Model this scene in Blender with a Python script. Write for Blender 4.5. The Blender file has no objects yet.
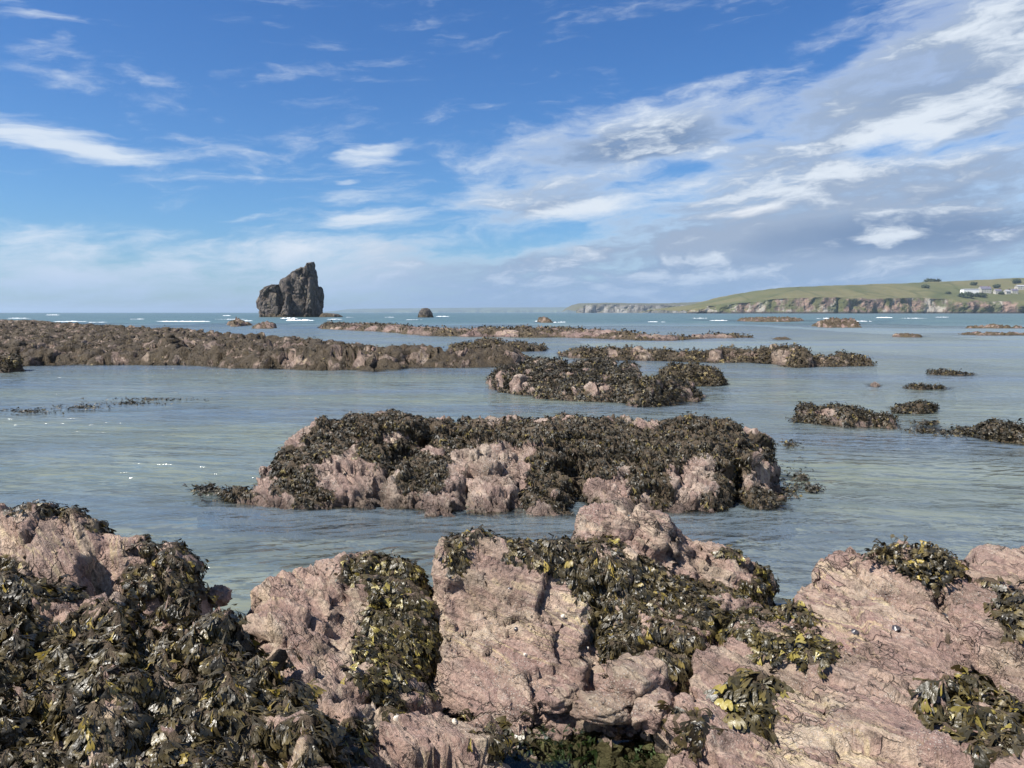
import bpy, math, random
import numpy as np
from math import radians as R
rng = np.random.default_rng(7)
random.seed(7)
sc = bpy.context.scene
COL = sc.collection

# ------------------------------------------------------------------ camera model used for laying the place out
H = 2.0; F = 740.0; PIT = math.atan((384-312.5)/F); CP, SP = math.cos(PIT), math.sin(PIT)
def V(px, py, D):
    u = (px-512)/F; v = (384-py)/F
    t = D/(CP+v*SP)
    return (u*t, D, H+t*(-SP+CP*v))
def G(px, D, z=0.4):
    return ((px-512)/F*(CP*D+SP*(H-z)), D, z)
def slope(py):
    v = (384-np.asarray(py, float))/F
    return (SP-CP*v)/(CP+v*SP)
def proj(P):
    x, y, z = P[..., 0], P[..., 1], P[..., 2]-H
    d = np.maximum(y*CP - z*SP, 0.05)
    return 512+F*x/d, 384-F*(y*SP+z*CP)/d

# ------------------------------------------------------------------ noise
def _hash(ix, iy, iz, s):
    h = (ix*374761393 + iy*668265263 + iz*2147483647 % 4294967296 + s*974634777) & 0xffffffff
    h = ((h ^ (h >> 13))*1274126177) & 0xffffffff
    h = ((h ^ (h >> 15))*2246822519) & 0xffffffff
    return (h ^ (h >> 16)) & 0xffffffff
def perlin(p, s=0):
    p = np.asarray(p, float)
    i = np.floor(p).astype(np.int64); f = p-i
    w = f*f*f*(f*(f*6-15)+10)
    out = 0.0
    for dx in (0, 1):
        wx = w[..., 0] if dx else 1-w[..., 0]
        for dy in (0, 1):
            wy = w[..., 1] if dy else 1-w[..., 1]
            for dz in (0, 1):
                wz = w[..., 2] if dz else 1-w[..., 2]
                h = _hash(i[..., 0]+dx, i[..., 1]+dy, (i[..., 2]+dz)*7919, s)
                g = ((h & 1023)/511.5-1)*(f[..., 0]-dx)+(((h >> 10) & 1023)/511.5-1)*(f[..., 1]-dy)+(((h >> 20) & 1023)/511.5-1)*(f[..., 2]-dz)
                out = out + wx*wy*wz*g
    return out*1.3
def fbm(p, sc_=1.0, oc=4, s=0, rough=0.5):
    p = np.asarray(p, float)*sc_
    a, o, n = 1.0, 0.0, 0.0
    for k in range(oc):
        o = o+a*perlin(p, s+k*17); n += a; a *= rough; p = p*2.03
    return o/n*1.6
def ridged(p, sc_=1.0, oc=4, s=0):
    p = np.asarray(p, float)*sc_
    a, o, n = 1.0, 0.0, 0.0
    for k in range(oc):
        o = o+a*(1-np.abs(perlin(p, s+k*31))*2.2); n += a; a *= 0.5; p = p*2.07
    return o/n
def worley(p, s=0):
    p = np.asarray(p, float)
    i = np.floor(p).astype(np.int64)
    f1 = np.full(p.shape[:-1], 9.0); f2 = f1.copy(); cid = np.zeros(p.shape[:-1])
    for dx in (-1, 0, 1):
        for dy in (-1, 0, 1):
            for dz in (-1, 0, 1):
                c = i+np.array([dx, dy, dz])
                h = _hash(c[..., 0], c[..., 1], c[..., 2]*7919, s)
                q = np.stack([(h & 1023)/1023, ((h >> 10) & 1023)/1023, ((h >> 20) & 1023)/1023], -1)
                d = np.linalg.norm(c+q-p, axis=-1)
                m = d < f1
                f2 = np.where(m, f1, np.minimum(f2, d))
                cid = np.where(m, (h >> 7 & 255)/255.0, cid)
                f1 = np.where(m, d, f1)
    return f1, f2, cid
def facets(p, s=0, tilt=1.0):
    p = np.asarray(p, float)
    i = np.floor(p).astype(np.int64)
    f1 = np.full(p.shape[:-1], 9.0); f2 = f1.copy(); o = np.zeros(p.shape[:-1])
    for dx in (-1, 0, 1):
        for dy in (-1, 0, 1):
            for dz in (-1, 0, 1):
                c = i+np.array([dx, dy, dz])
                h = _hash(c[..., 0], c[..., 1], c[..., 2]*7919, s); h2 = _hash(c[..., 0], c[..., 1], c[..., 2]*7919, s+77)
                q = np.stack([(h & 1023)/1023, ((h >> 10) & 1023)/1023, ((h >> 20) & 1023)/1023], -1)
                w = np.stack([(h2 & 1023)/511.5-1, ((h2 >> 10) & 1023)/511.5-1, ((h2 >> 20) & 1023)/511.5-1], -1)
                v = p-c-q; d = np.linalg.norm(v, axis=-1); m = d < f1
                f2 = np.where(m, f1, np.minimum(f2, d))
                o = np.where(m, (v*w).sum(-1)*tilt+((h2 >> 5 & 255)/255.0-.5), o)
                f1 = np.where(m, d, f1)
    return f1, f2, o
def sstep(a, b, x):
    t = np.clip((x-a)/(b-a), 0, 1); return t*t*(3-2*t)

# ------------------------------------------------------------------ mesh + tagging
def mesh_obj(name, verts, faces, mat, parent=None, smooth=True, attrs=None):
    me = bpy.data.meshes.new(name)
    verts = np.asarray(verts, np.float32)
    faces = np.asarray(faces, np.int32)
    n, k = faces.shape
    me.vertices.add(len(verts)); me.vertices.foreach_set('co', verts.ravel())
    me.loops.add(n*k); me.loops.foreach_set('vertex_index', faces.ravel())
    me.polygons.add(n); me.polygons.foreach_set('loop_start', np.arange(0, n*k, k, dtype=np.int32))
    me.polygons.foreach_set('use_smooth', np.full(n, smooth))
    me.update(calc_edges=True); me.validate()
    for a, arr in (attrs or {}).items():
        at = me.attributes.new(a, 'FLOAT', 'POINT'); at.data.foreach_set('value', np.asarray(arr, np.float32).ravel())
    me.materials.append(mat)
    o = bpy.data.objects.new(name, me); COL.objects.link(o)
    if parent: o.parent = parent
    return o
def tag(o, label=None, cat=None, group=None, kind=None):
    if label: o['label'] = label
    if cat: o['category'] = cat
    if group: o['group'] = group
    if kind: o['kind'] = kind
    return o
def empty(name, loc):
    o = bpy.data.objects.new(name, None); o.location = loc; COL.objects.link(o); o.empty_display_size = .1
    return o
def grid_faces(ny, nx, keep):
    idx = np.arange(ny*nx).reshape(ny, nx)
    a, b, c, d = idx[:-1, :-1], idx[:-1, 1:], idx[1:, 1:], idx[1:, :-1]
    k = keep[:-1, :-1] | keep[:-1, 1:] | keep[1:, 1:] | keep[1:, :-1]
    return np.stack([a[k], b[k], c[k], d[k]], -1)
def compact(verts, faces, attrs):
    u, inv = np.unique(faces.ravel(), return_inverse=True)
    return verts[u], inv.reshape(faces.shape), {k: v.ravel()[u] for k, v in attrs.items()}

# ------------------------------------------------------------------ node helper
class NT:
    def __init__(s, tree): s.t = tree; s.n = tree.nodes; s.l = tree.links
    def new(s, typ, **kw):
        n = s.n.new(typ)
        for k, v in kw.items(): setattr(n, k, v)
        return n
    def put(s, sock, v):
        if isinstance(v, bpy.types.NodeSocket): s.l.new(v, sock)
        elif v is not None:
            if hasattr(sock.default_value, '__len__') and isinstance(v, (tuple, list)):
                sock.default_value = tuple(v)+((1,) if len(sock.default_value) == 4 and len(v) == 3 else ())
            else: sock.default_value = v
    def m(s, op, a, b=None, c=None, clamp=False):
        n = s.new('ShaderNodeMath', operation=op, use_clamp=clamp)
        s.put(n.inputs[0], a); s.put(n.inputs[1], b)
        if c is not None: s.put(n.inputs[2], c)
        return n.outputs[0]
    def vm(s, op, a, b=None, scale=None):
        n = s.new('ShaderNodeVectorMath', operation=op)
        s.put(n.inputs[0], a); s.put(n.inputs[1], b)
        if scale is not None: s.put(n.inputs['Scale'], scale)
        return n.outputs[1] if op in ('DOT_PRODUCT', 'LENGTH') else n.outputs[0]
    def comb(s, x, y, z=0.0):
        n = s.new('ShaderNodeCombineXYZ'); s.put(n.inputs[0], x); s.put(n.inputs[1], y); s.put(n.inputs[2], z); return n.outputs[0]
    def sep(s, v):
        n = s.new('ShaderNodeSeparateXYZ'); s.put(n.inputs[0], v); return n.outputs
    def noise(s, vec, scale, detail=4, rough=.5, dist=0, out=0):
        n = s.new('ShaderNodeTexNoise'); s.put(n.inputs['Vector'], vec); s.put(n.inputs['Scale'], scale)
        n.inputs['Detail'].default_value = detail; n.inputs['Roughness'].default_value = rough; n.inputs['Distortion'].default_value = dist
        return n.outputs[out]
    def vor(s, vec, scale, feature='F1', out='Distance'):
        n = s.new('ShaderNodeTexVoronoi', feature=feature); s.put(n.inputs['Vector'], vec); s.put(n.inputs['Scale'], scale)
        return n.outputs[out]
    def mr(s, x, a, b, c=0.0, d=1.0, smooth=True):
        n = s.new('ShaderNodeMapRange', interpolation_type='SMOOTHSTEP' if smooth else 'LINEAR')
        s.put(n.inputs[0], x); s.put(n.inputs[1], a); s.put(n.inputs[2], b); s.put(n.inputs[3], c); s.put(n.inputs[4], d)
        return n.outputs[0]
    def mix(s, f, a, b, mode='MIX'):
        n = s.new('ShaderNodeMix', data_type='RGBA', blend_type=mode)
        s.put(n.inputs[0], f); s.put(n.inputs[6], a); s.put(n.inputs[7], b); return n.outputs[2]
    def attr(s, name):
        n = s.new('ShaderNodeAttribute', attribute_name=name); return n.outputs['Fac']
    def bump(s, h, strength, dist, normal=None):
        n = s.new('ShaderNodeBump'); s.put(n.inputs['Strength'], strength); s.put(n.inputs['Distance'], dist); s.put(n.inputs['Height'], h)
        if normal is not None: s.put(n.inputs['Normal'], normal)
        return n.outputs[0]
    def pos(s): return s.new('ShaderNodeNewGeometry').outputs['Position']
    def geo(s, k): return s.new('ShaderNodeNewGeometry').outputs[k]
def material(name):
    m = bpy.data.materials.new(name); m.use_nodes = True
    nt = NT(m.node_tree); b = m.node_tree.nodes['Principled BSDF']
    return m, nt, b
def simple(name, col, rough=.7, spec=.3, var=.25, scale=3.0):
    m, t, b = material(name)
    n = t.noise(t.pos(), scale, 4, .6)
    c = t.mix(t.mr(n, .3, .7), tuple(x*(1-var) for x in col), tuple(min(1, x*(1+var)) for x in col))
    t.put(b.inputs['Base Color'], c); b.inputs['Roughness'].default_value = rough; b.inputs['Specular IOR Level'].default_value = spec
    return m

def rock_mat(name, pink=(.46, .318, .248), mauve=(.27, .175, .148), cream=(.57, .48, .34), grey=(.33, .275, .22), strike=(.81, .59, .25), k=1.0, barn=.5, yel=.5, weedcol=(.045, .033, .018)):
    m, t, b = material(name)
    p = t.pos()
    # stretched coordinate following the cleavage
    n = t.vm('NORMALIZE', strike); along = t.vm('DOT_PRODUCT', p, n)
    ps = t.vm('ADD', t.vm('SCALE', p, scale=.45), t.vm('SCALE', n, scale=t.m('MULTIPLY', along, 1.9)))
    big = t.noise(p, 1.7*k, 5, .6, .3)
    str_ = t.noise(ps, 5.5*k, 7, .68, .6)
    fine = t.noise(p, 34*k, 6, .7)
    med = t.noise(p, 9*k, 6, .65, .5)
    c = t.mix(t.mr(str_, .36, .66), mauve, pink)
    c = t.mix(t.mr(t.noise(t.vm('ADD', p, (7, 3, 1)), 3.1*k, 6, .65, .4), .52, .72, 0, .55), c, grey)
    cr = t.m('MULTIPLY', t.mr(t.m('ADD', t.m('MULTIPLY', big, .55), t.m('MULTIPLY', str_, .45)), .51, .62), t.mr(med, .35, .6, .35, 1))
    c = t.mix(t.m('MULTIPLY', cr, .6), c, cream)
    # yellow lichen-like streak veins
    vein = t.mr(t.m('ABSOLUTE', t.m('SUBTRACT', t.noise(ps, 1.9*k, 4, .6, 1.2), .5)), 0, .022, 1, 0)
    vein = t.m('MULTIPLY', vein, t.mr(t.noise(p, 1.3*k, 2), .5, .6))
    c = t.mix(t.m('MULTIPLY', vein, yel), c, (.62, .50, .27))
    # coralline pink-red blotches
    c = t.mix(t.mr(t.noise(t.vm('ADD', p, (3, 9, 2)), 4.3*k, 5, .7), .58, .7, 0, .30), c, (.38, .20, .17))
    # tone changes from block to block, and dark joints between them
    wv3 = t.vm('SCALE', t.vm('SUBTRACT', t.noise(p, 5*k, 4, .6, out=1), (.5, .5, .5)), scale=.16/k)
    pc = t.vm('ADD', t.vm('ADD', p, t.vm('SCALE', n, scale=t.m('MULTIPLY', along, 1.7))), wv3)
    cell = t.sep(t.vor(pc, 5.2*k, 'F1', 'Color'))[0]
    c = t.mix(t.mr(cell, .55, 1.0, 0, .45, smooth=False), c, mauve); c = t.mix(t.mr(cell, .4, .0, 0, .4, smooth=False), c, cream)
    j1 = t.m('MULTIPLY', t.mr(t.vor(pc, 5.2*k, 'DISTANCE_TO_EDGE'), 0, .026, 1, 0), t.mr(t.noise(p, 3.7*k, 3), .50, .64))
    j2 = t.m('MULTIPLY', t.mr(t.vor(t.vm('ADD', pc, (9, 2, 4)), 14*k, 'DISTANCE_TO_EDGE'), 0, .05, 1, 0), t.mr(t.noise(t.vm('ADD', p, (2, 2, 8)), 3.1*k, 3), .53, .66))
    jj = t.m('MAXIMUM', j1, t.m('MULTIPLY', j2, .8))
    c = t.mix(t.m('MULTIPLY', jj, .62), c, (.07, .052, .044))
    # mineral grain
    c = t.mix(t.mr(fine, .36, .56, .62, .0), c, t.mix(.62, c, (.07, .05, .042)))
    c = t.mix(t.mr(t.noise(t.vm('ADD', ps, (4, 4, 1)), 14*k, 5, .7), .47, .33, 0, .8), c, (.085, .06, .05))
    c = t.mix(t.mr(t.noise(ps, 19*k, 5, .7), .55, .72, 0, .55), c, (.60, .50, .40))
    c = t.mix(t.mr(t.noise(p, 95*k, 3, .7), .58, .72, 0, .5), c, (.62, .53, .45))
    st_ = t.mr(t.noise(t.vm('ADD', p, (6, 1, 5)), 1.5*k, 6, .68, .4), .50, .66, 0, .62)
    c = t.mix(st_, c, t.mix(.8, c, (.12, .088, .058)))
    # barnacles: pale dots in patches
    vd = t.vor(p, 75*k)
    bp = t.m('MULTIPLY', t.mr(vd, .22, .34, 1, 0), t.mr(t.noise(p, 3.3*k, 3), .5, .64, 0, barn))
    c = t.mix(bp, c, (.55, .50, .44))
    # dark pits / specks
    pits = t.mr(t.vor(t.vm('ADD', p, (.3, .7, .1)), 21*k), .10, .2, 1, 0)
    pits = t.m('MULTIPLY', pits, t.mr(t.noise(p, 5*k, 3), .48, .6))
    c = t.mix(t.m('MULTIPLY', pits, .8), c, (.05, .04, .035))
    # dark crevices lines
    ck = t.vor(t.vm('ADD', ps, t.vm('SCALE', t.noise(p, 6*k, 3, out=1), scale=.25)), 3.4*k, 'DISTANCE_TO_EDGE')
    crack = t.m('MULTIPLY', t.mr(ck, 0, .014, 1, 0), t.mr(t.noise(p, 2.3*k, 3), .5, .62))
    c = t.mix(t.m('MULTIPLY', crack, .5), c, (.06, .045, .04))
    wet = t.mr(t.m('ADD', t.sep(p)[2], t.m('MULTIPLY', t.m('SUBTRACT', med, .5), -.12)), .04, .15, .75, 0) if barn > 0 else 0.0
    c = t.mix(wet, c, t.mix(.75, c, (.055, .04, .03)))
    w = t.attr('weed')
    wv = t.mr(t.m('ADD', w, t.m('MULTIPLY', t.m('SUBTRACT', med, .5), .9)), .35, .62)
    c = t.mix(t.m('MULTIPLY', wv, .88), c, t.mix(med, weedcol, tuple(x*2.1 for x in weedcol)))
    t.put(b.inputs['Base Color'], c)
    t.put(b.inputs['Roughness'], t.mr(med, .3, .7, .62, .9)); b.inputs['Specular IOR Level'].default_value = .35
    h = t.m('ADD', t.m('MULTIPLY', str_, .9), t.m('ADD', t.m('MULTIPLY', med, .7), t.m('MULTIPLY', fine, .42)))
    h = t.m('SUBTRACT', h, t.m('MULTIPLY', jj, .6)); h = t.m('SUBTRACT', h, t.m('MULTIPLY', pits, .25)); h = t.m('ADD', h, t.m('MULTIPLY', bp, .12))
    nb = t.bump(h, 1.0, .06/k)
    nb = t.bump(t.noise(p, 120*k, 4, .7), .35, .006/k, nb)
    t.put(b.inputs['Normal'], nb)
    return m

M = {}
M['rock'] = rock_mat('pink_slate_rock')
M['rock_v'] = rock_mat('pink_slate_rock_upright', strike=(.28, .15, .94), yel=.7)
M['rock_g'] = rock_mat('pink_slate_rock_foliated', strike=(.74, .60, .3), yel=.7, cream=(.56, .47, .33))
M['rock_mid'] = rock_mat('barnacled_reef_rock', pink=(.41, .285, .232), mauve=(.21, .142, .122), cream=(.54, .46, .37), k=.75, barn=.9)
M['rock_far'] = rock_mat('far_reef_rock', pink=(.27, .19, .15), mauve=(.15, .105, .085), cream=(.38, .30, .22), k=.3, barn=.9, weedcol=(.030, .022, .011))
M['rock_dist'] = rock_mat('distant_reef_rock', pink=(.30, .20, .17), mauve=(.19, .13, .115), cream=(.38, .30, .23), k=.12, barn=.5, weedcol=(.05, .038, .02))

def weed_mat(name, dark, mid, tip, tipf=.07, rough=.32, far=False):
    m, t, b = material(name)
    a = t.attr('tint'); al = t.attr('along'); p = t.pos()
    c = t.mix(t.m('POWER', t.mr(a, 0, .9, smooth=False), 2.1), dark, mid)
    c = t.mix(t.mr(a, 1-tipf-.02, 1-tipf, 0, .8), c, tip)
    c = t.mix(t.m('MULTIPLY', t.mr(al, .6, 1), t.mr(a, .5, .95, 0, .3)), c, tip)
    c = t.mix(t.mr(t.noise(p, 8, 3), .4, .65, 0, .5), c, tuple(x*.55 for x in mid))
    t.put(b.inputs['Base Color'], c)
    t.put(b.inputs['Roughness'], t.mr(t.noise(p, 30, 2), .3, .7, rough-.02, rough+.22))
    b.inputs['Specular IOR Level'].default_value = .5
    t.put(b.inputs['Normal'], t.bump(t.noise(p, 60, 3), .5, .01))
    return m
M['weed'] = weed_mat('wrack_fronds', (.011, .009, .004), (.105, .080, .034), (.26, .19, .03), .035, .34)
M['weed_olive'] = weed_mat('olive_wrack_fronds', (.014, .012, .005), (.11, .084, .027), (.27, .22, .05), .09)
M['weed_mid'] = weed_mat('reef_wrack_fronds', (.008, .007, .003), (.052, .039, .018), (.17, .13, .035), .06, .45)
M['weed_far'] = weed_mat('far_reef_wrack', (.016, .012, .006), (.085, .062, .028), (.20, .15, .05), .12, .6)
M['weed_green'] = weed_mat('green_pool_weed', (.012, .018, .008), (.03, .042, .016), (.06, .08, .025), .1)

# ------------------------------------------------------------------ fields
def rbf(pts, smooth=.02, c=.06):
    P = np.array(pts, float); xy, z = P[:, :2], P[:, 2]
    d = np.sqrt(((xy[:, None]-xy[None])**2).sum(-1)+c*c)
    n = len(P)
    A = np.zeros((n+3, n+3)); A[:n, :n] = -d+np.eye(n)*smooth
    A[:n, n] = 1; A[:n, n+1:] = xy; A[n, :n] = 1; A[n+1:, :n] = xy.T
    w = np.linalg.solve(A, np.concatenate([z, [0, 0, 0]]))
    def f(X, Y):
        o = np.full(X.shape, w[n])+w[n+1]*X+w[n+2]*Y
        for i in range(n): o = o-w[i]*np.sqrt((X-xy[i, 0])**2+(Y-xy[i, 1])**2+c*c)
        return np.clip(o, z.min()-.12, z.max()+.08)
    return f
def poly_dist(X, Y, poly):
    P = np.array(poly, float)[:, :2]; d = np.full(X.shape, 1e9); ins = np.zeros(X.shape, bool)
    for i in range(len(P)):
        a, b = P[i], P[(i+1) % len(P)]; e = b-a
        t = np.clip(((X-a[0])*e[0]+(Y-a[1])*e[1])/(e@e+1e-12), 0, 1)
        d = np.minimum(d, np.hypot(X-a[0]-t*e[0], Y-a[1]-t*e[1]))
        cond = (a[1] > Y) != (b[1] > Y)
        with np.errstate(divide='ignore', invalid='ignore'):
            xi = a[0]+(Y-a[1])*e[0]/(e[1] if abs(e[1]) > 1e-12 else 1e-12)
        ins ^= cond & (X < xi)
    return np.where(ins, d, -d)
def line_dist(X, Y, pts):
    d = np.full(X.shape, 1e9)
    for a, b in zip(pts[:-1], pts[1:]):
        a, b = np.array(a[:2]), np.array(b[:2]); e = b-a
        t = np.clip(((X-a[0])*e[0]+(Y-a[1])*e[1])/(e@e+1e-12), 0, 1)
        d = np.minimum(d, np.hypot(X-a[0]-t*e[0], Y-a[1]-t*e[1]))
    return d
FIELDS = []          # ((x0,x1,y0,y1), f) of everything solid, for the depth of the water over it
def grid_normals(P):
    dx = np.gradient(P, axis=1); dy = np.gradient(P, axis=0)
    n = np.cross(dx, dy); return n/np.maximum(np.linalg.norm(n, axis=-1, keepdims=True), 1e-9)
def weed_mask(P, blobs, freq=7.0, amp=.55, seed=3, hole=.45):
    px, py = proj(P); m = np.full(px.shape, -1.0)
    for (cx, cy, rx, ry, *rot) in blobs:
        a = R(rot[0]) if rot else 0.0
        dx, dy = px-cx, py-cy
        u = (dx*math.cos(a)+dy*math.sin(a))/rx; v = (-dx*math.sin(a)+dy*math.cos(a))/ry
        m = np.maximum(m, 1-np.sqrt(u*u+v*v))
    return sstep(.0, .25, m+fbm(P, freq*.6, 5, seed, .62)*amp*1.25-hole*sstep(.12, .4, fbm(P, freq*1.7, 3, seed+55)))
class Rock: pass
def rock(name, label, poly, ctrl, res=.014, base=-.4, edge=.22, mat='rock', blobs=(), cracks=(), dents=(), rough=1.0, strike=(.81, .59), lam=.11, blk=.3, seed=1, cat='rock', wf=7.0, zc=.45, group=None, edge_noise=.035, nz=True, wbump=.0):
    PZ = [q[2] for q in ctrl]
    f = rbf(ctrl); xs = [q[0] for q in poly]; ys = [q[1] for q in poly]
    sn = np.array(strike)/np.hypot(*strike)
    def hf(X, Y, full=True):
        p3 = np.stack([X, Y, np.full(X.shape, seed*3.7)], -1)
        wx = fbm(p3, 1.3/(.3+blk), 3, seed)*edge_noise*2; wy = fbm(p3, 1.3/(.3+blk), 3, seed+5)*edge_noise*2
        d = poly_dist(X+wx, Y+wy, poly)
        s = np.clip(d/edge, 0, 1); s = np.sqrt(1-(1-s)**2.2)
        z = f(X, Y)
        for (q, rad, dep) in dents: z = z-dep*np.exp(-((X-q[0])**2+(Y-q[1])**2)/rad**2)
        for (ln, wd, dep) in cracks:
            ld = line_dist(X+wx*.6+fbm(p3, 9, 2, 4)*.02, Y+wy*.6, ln); z = z-dep*np.exp(-(ld/wd)**2)
        z = base+(z-base)*s
        return np.where(d < -.02, base-1.0+0*d, z)
    x = np.arange(min(xs)-.05, max(xs)+.05, res); y = np.arange(min(ys)-.05, max(ys)+.05, res)
    X, Y = np.meshgrid(x, y); Z = hf(X, Y); keep = Z > base-.5
    Z = np.maximum(Z, base)
    P = np.stack([X, Y, Z], -1); N = grid_normals(P)
    # blocky joints, cleavage ledges and lumps, pushed out along the surface
    warp = np.stack([fbm(P, 1.5/blk*.3, 3, seed+9), fbm(P, 1.5/blk*.3, 3, seed+19), fbm(P, 1.5/blk*.3, 3, seed+29)], -1)*blk*.5
    n3 = np.array([sn[0], sn[1], zc]); n3 /= np.linalg.norm(n3)
    aniso = lambda W, k_: (W+n3*((W@n3)[..., None]*k_))
    q = aniso(P+warp*.7, 1.1)/blk; f1, f2, o1 = facets(q, seed, 1.0)
    q2 = aniso(P+warp*.5, 1.7)/(blk*.40); g1, g2, o2 = facets(q2, seed+3, 1.0)
    q3 = aniso(P+warp*.25, 2.2)/(blk*.15); k1, k2, o3 = facets(q3, seed+4, 1.0)
    br = sstep(-.35, .35, fbm(P, 1.6, 3, seed+66))
    d = o1*.105*rough-.035*rough*np.exp(-((f2-f1)/.035)**2)
    d += (o2*.060-.022*np.exp(-((g2-g1)/.05)**2))*rough*(.35+.65*br)+(o3*.024-.010*np.exp(-((k2-k1)/.07)**2))*rough*(.4+.6*br)
    c = (P[..., 0]*sn[0]+P[..., 1]*sn[1]+P[..., 2]*zc)/lam+fbm(P, 2.0, 3, seed+40)*1.2
    amp = sstep(-.2, .3, fbm(P, 1.3, 3, seed+50))
    d += ((c % 1.0)-.5)*.034*rough*amp*lam/.11
    c2 = c*3.3+fbm(P, 7, 2, seed+60)*.6; d += ((c2 % 1.0)-.5)*.016*rough*lam/.11
    d += fbm(P, 2.2, 4, seed+70, .5)*.03*rough
    d += (ridged(P, 17, 3, seed+80)-.6)*.010*rough
    d = (d-np.median(d[Z > base+.1])-.012*rough)*sstep(base, base+.12, Z)
    P = P+N*d[..., None]
    N = grid_normals(P)
    wm = weed_mask(P, blobs, wf, seed=seed+2, hole=.2 if wf < 5 else .62) if blobs else np.zeros(P.shape[:2])
    if wbump: P = P+N*(wm*wbump*(.5+fbm(P, 12, 3, 77)))[..., None]
    fc = grid_faces(P.shape[0], P.shape[1], keep)
    v, fc, at = compact(P.reshape(-1, 3), fc, {'weed': wm})
    o = mesh_obj(name, v, fc, M[mat], attrs=at)
    tag(o, label, cat, group)
    FIELDS.append(((min(xs), max(xs), min(ys), max(ys)), hf))
    r = Rock(); r.P, r.N, r.w, r.keep, r.o, r.res = P, N, wm*keep, keep, o, res
    return r

# ------------------------------------------------------------------ seaweed
def template(level):
    V_, F_, A_ = [], [], []
    def seg(a, b, w0, w1, n=2, pw=None):
        a, b = np.array(a), np.array(b); d = b-a; nn = np.array([-d[1], d[0]])/np.hypot(*d)
        i0 = len(V_)
        for k in range(n+1):
            t = k/n; c = a+d*t; w = w0+(w1-w0)*t
            if pw and k == n: w = pw
            V_.append(c-nn*w); V_.append(c+nn*w)
        for k in range(n): F_.append((i0+2*k, i0+2*k+2, i0+2*k+3, i0+2*k+1))
    if level == 2:
        seg((0, 0), (.30, .0), .02, .04, 1)
        for s in (1, -1):
            seg((.28, .008*s), (.58, .12*s), .04, .055, 2)
            for q in (1, -1):
                i0 = len(V_); a_, b_ = np.array((.56, .118*s)), np.array((1.0, .15*s+.12*q)); d_ = b_-a_; n_ = np.array([-d_[1], d_[0]])/np.hypot(*d_)
                for t_, w_ in ((0, .042), (.35, .066), (.72, .078), (.92, .058), (1.0, .018)):
                    V_.append(a_+d_*t_-n_*w_); V_.append(a_+d_*t_+n_*w_)
                for k in range(4): F_.append((i0+2*k, i0+2*k+2, i0+2*k+3, i0+2*k+1))
    elif level == 1:
        seg((0, 0), (.45, 0), .04, .08, 1)
        for s in (1, -1): seg((.42, .02*s), (1.0, .24*s), .08, .11, 2, .04)
    else:
        seg((0, 0), (1.0, 0), .10, .20, 2, .06)
    return np.array(V_), np.array(F_)
TPL = {k: template(k) for k in (0, 1, 2)}
def fronds(name, src, dens, L, mat, level=2, label=None, cat='seaweed', kind='stuff', group=None, lift=.35, droop=.5, wmin=.5, region=None, spread=1.0, wid=1.0, tw=.9, hang=True, seed=0, maxn=40000, parent=None, up=0.0, zmin=-.03):
    rg = np.random.default_rng(seed+11)
    Rts, Ns = [], []
    for r in (src if isinstance(src, list) else [src]):
        w = np.where(r.w > wmin, r.w, 0)*r.keep*(r.P[..., 2] > zmin)
        if region is not None: w = w*region(r.P)
        area = r.res**2/np.clip(np.abs(r.N[..., 2]), .25, 1)
        n = int((w*area).sum()*dens)
        if n < 1: continue
        pr = (w*area).ravel(); pr = pr/pr.sum()
        i = rg.choice(pr.size, size=min(n, maxn), p=pr)
        Rts.append(r.P.reshape(-1, 3)[i]+rg.uniform(-.5, .5, (len(i), 3))*r.res); Ns.append(r.N.reshape(-1, 3)[i])
    if not Rts: return None
    P = np.concatenate(Rts); N = np.concatenate(Ns)
    return blades(name, P, N, L, mat, level, label, cat, kind, group, lift, droop, spread, wid, tw, hang, rg, parent, up)
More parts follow.
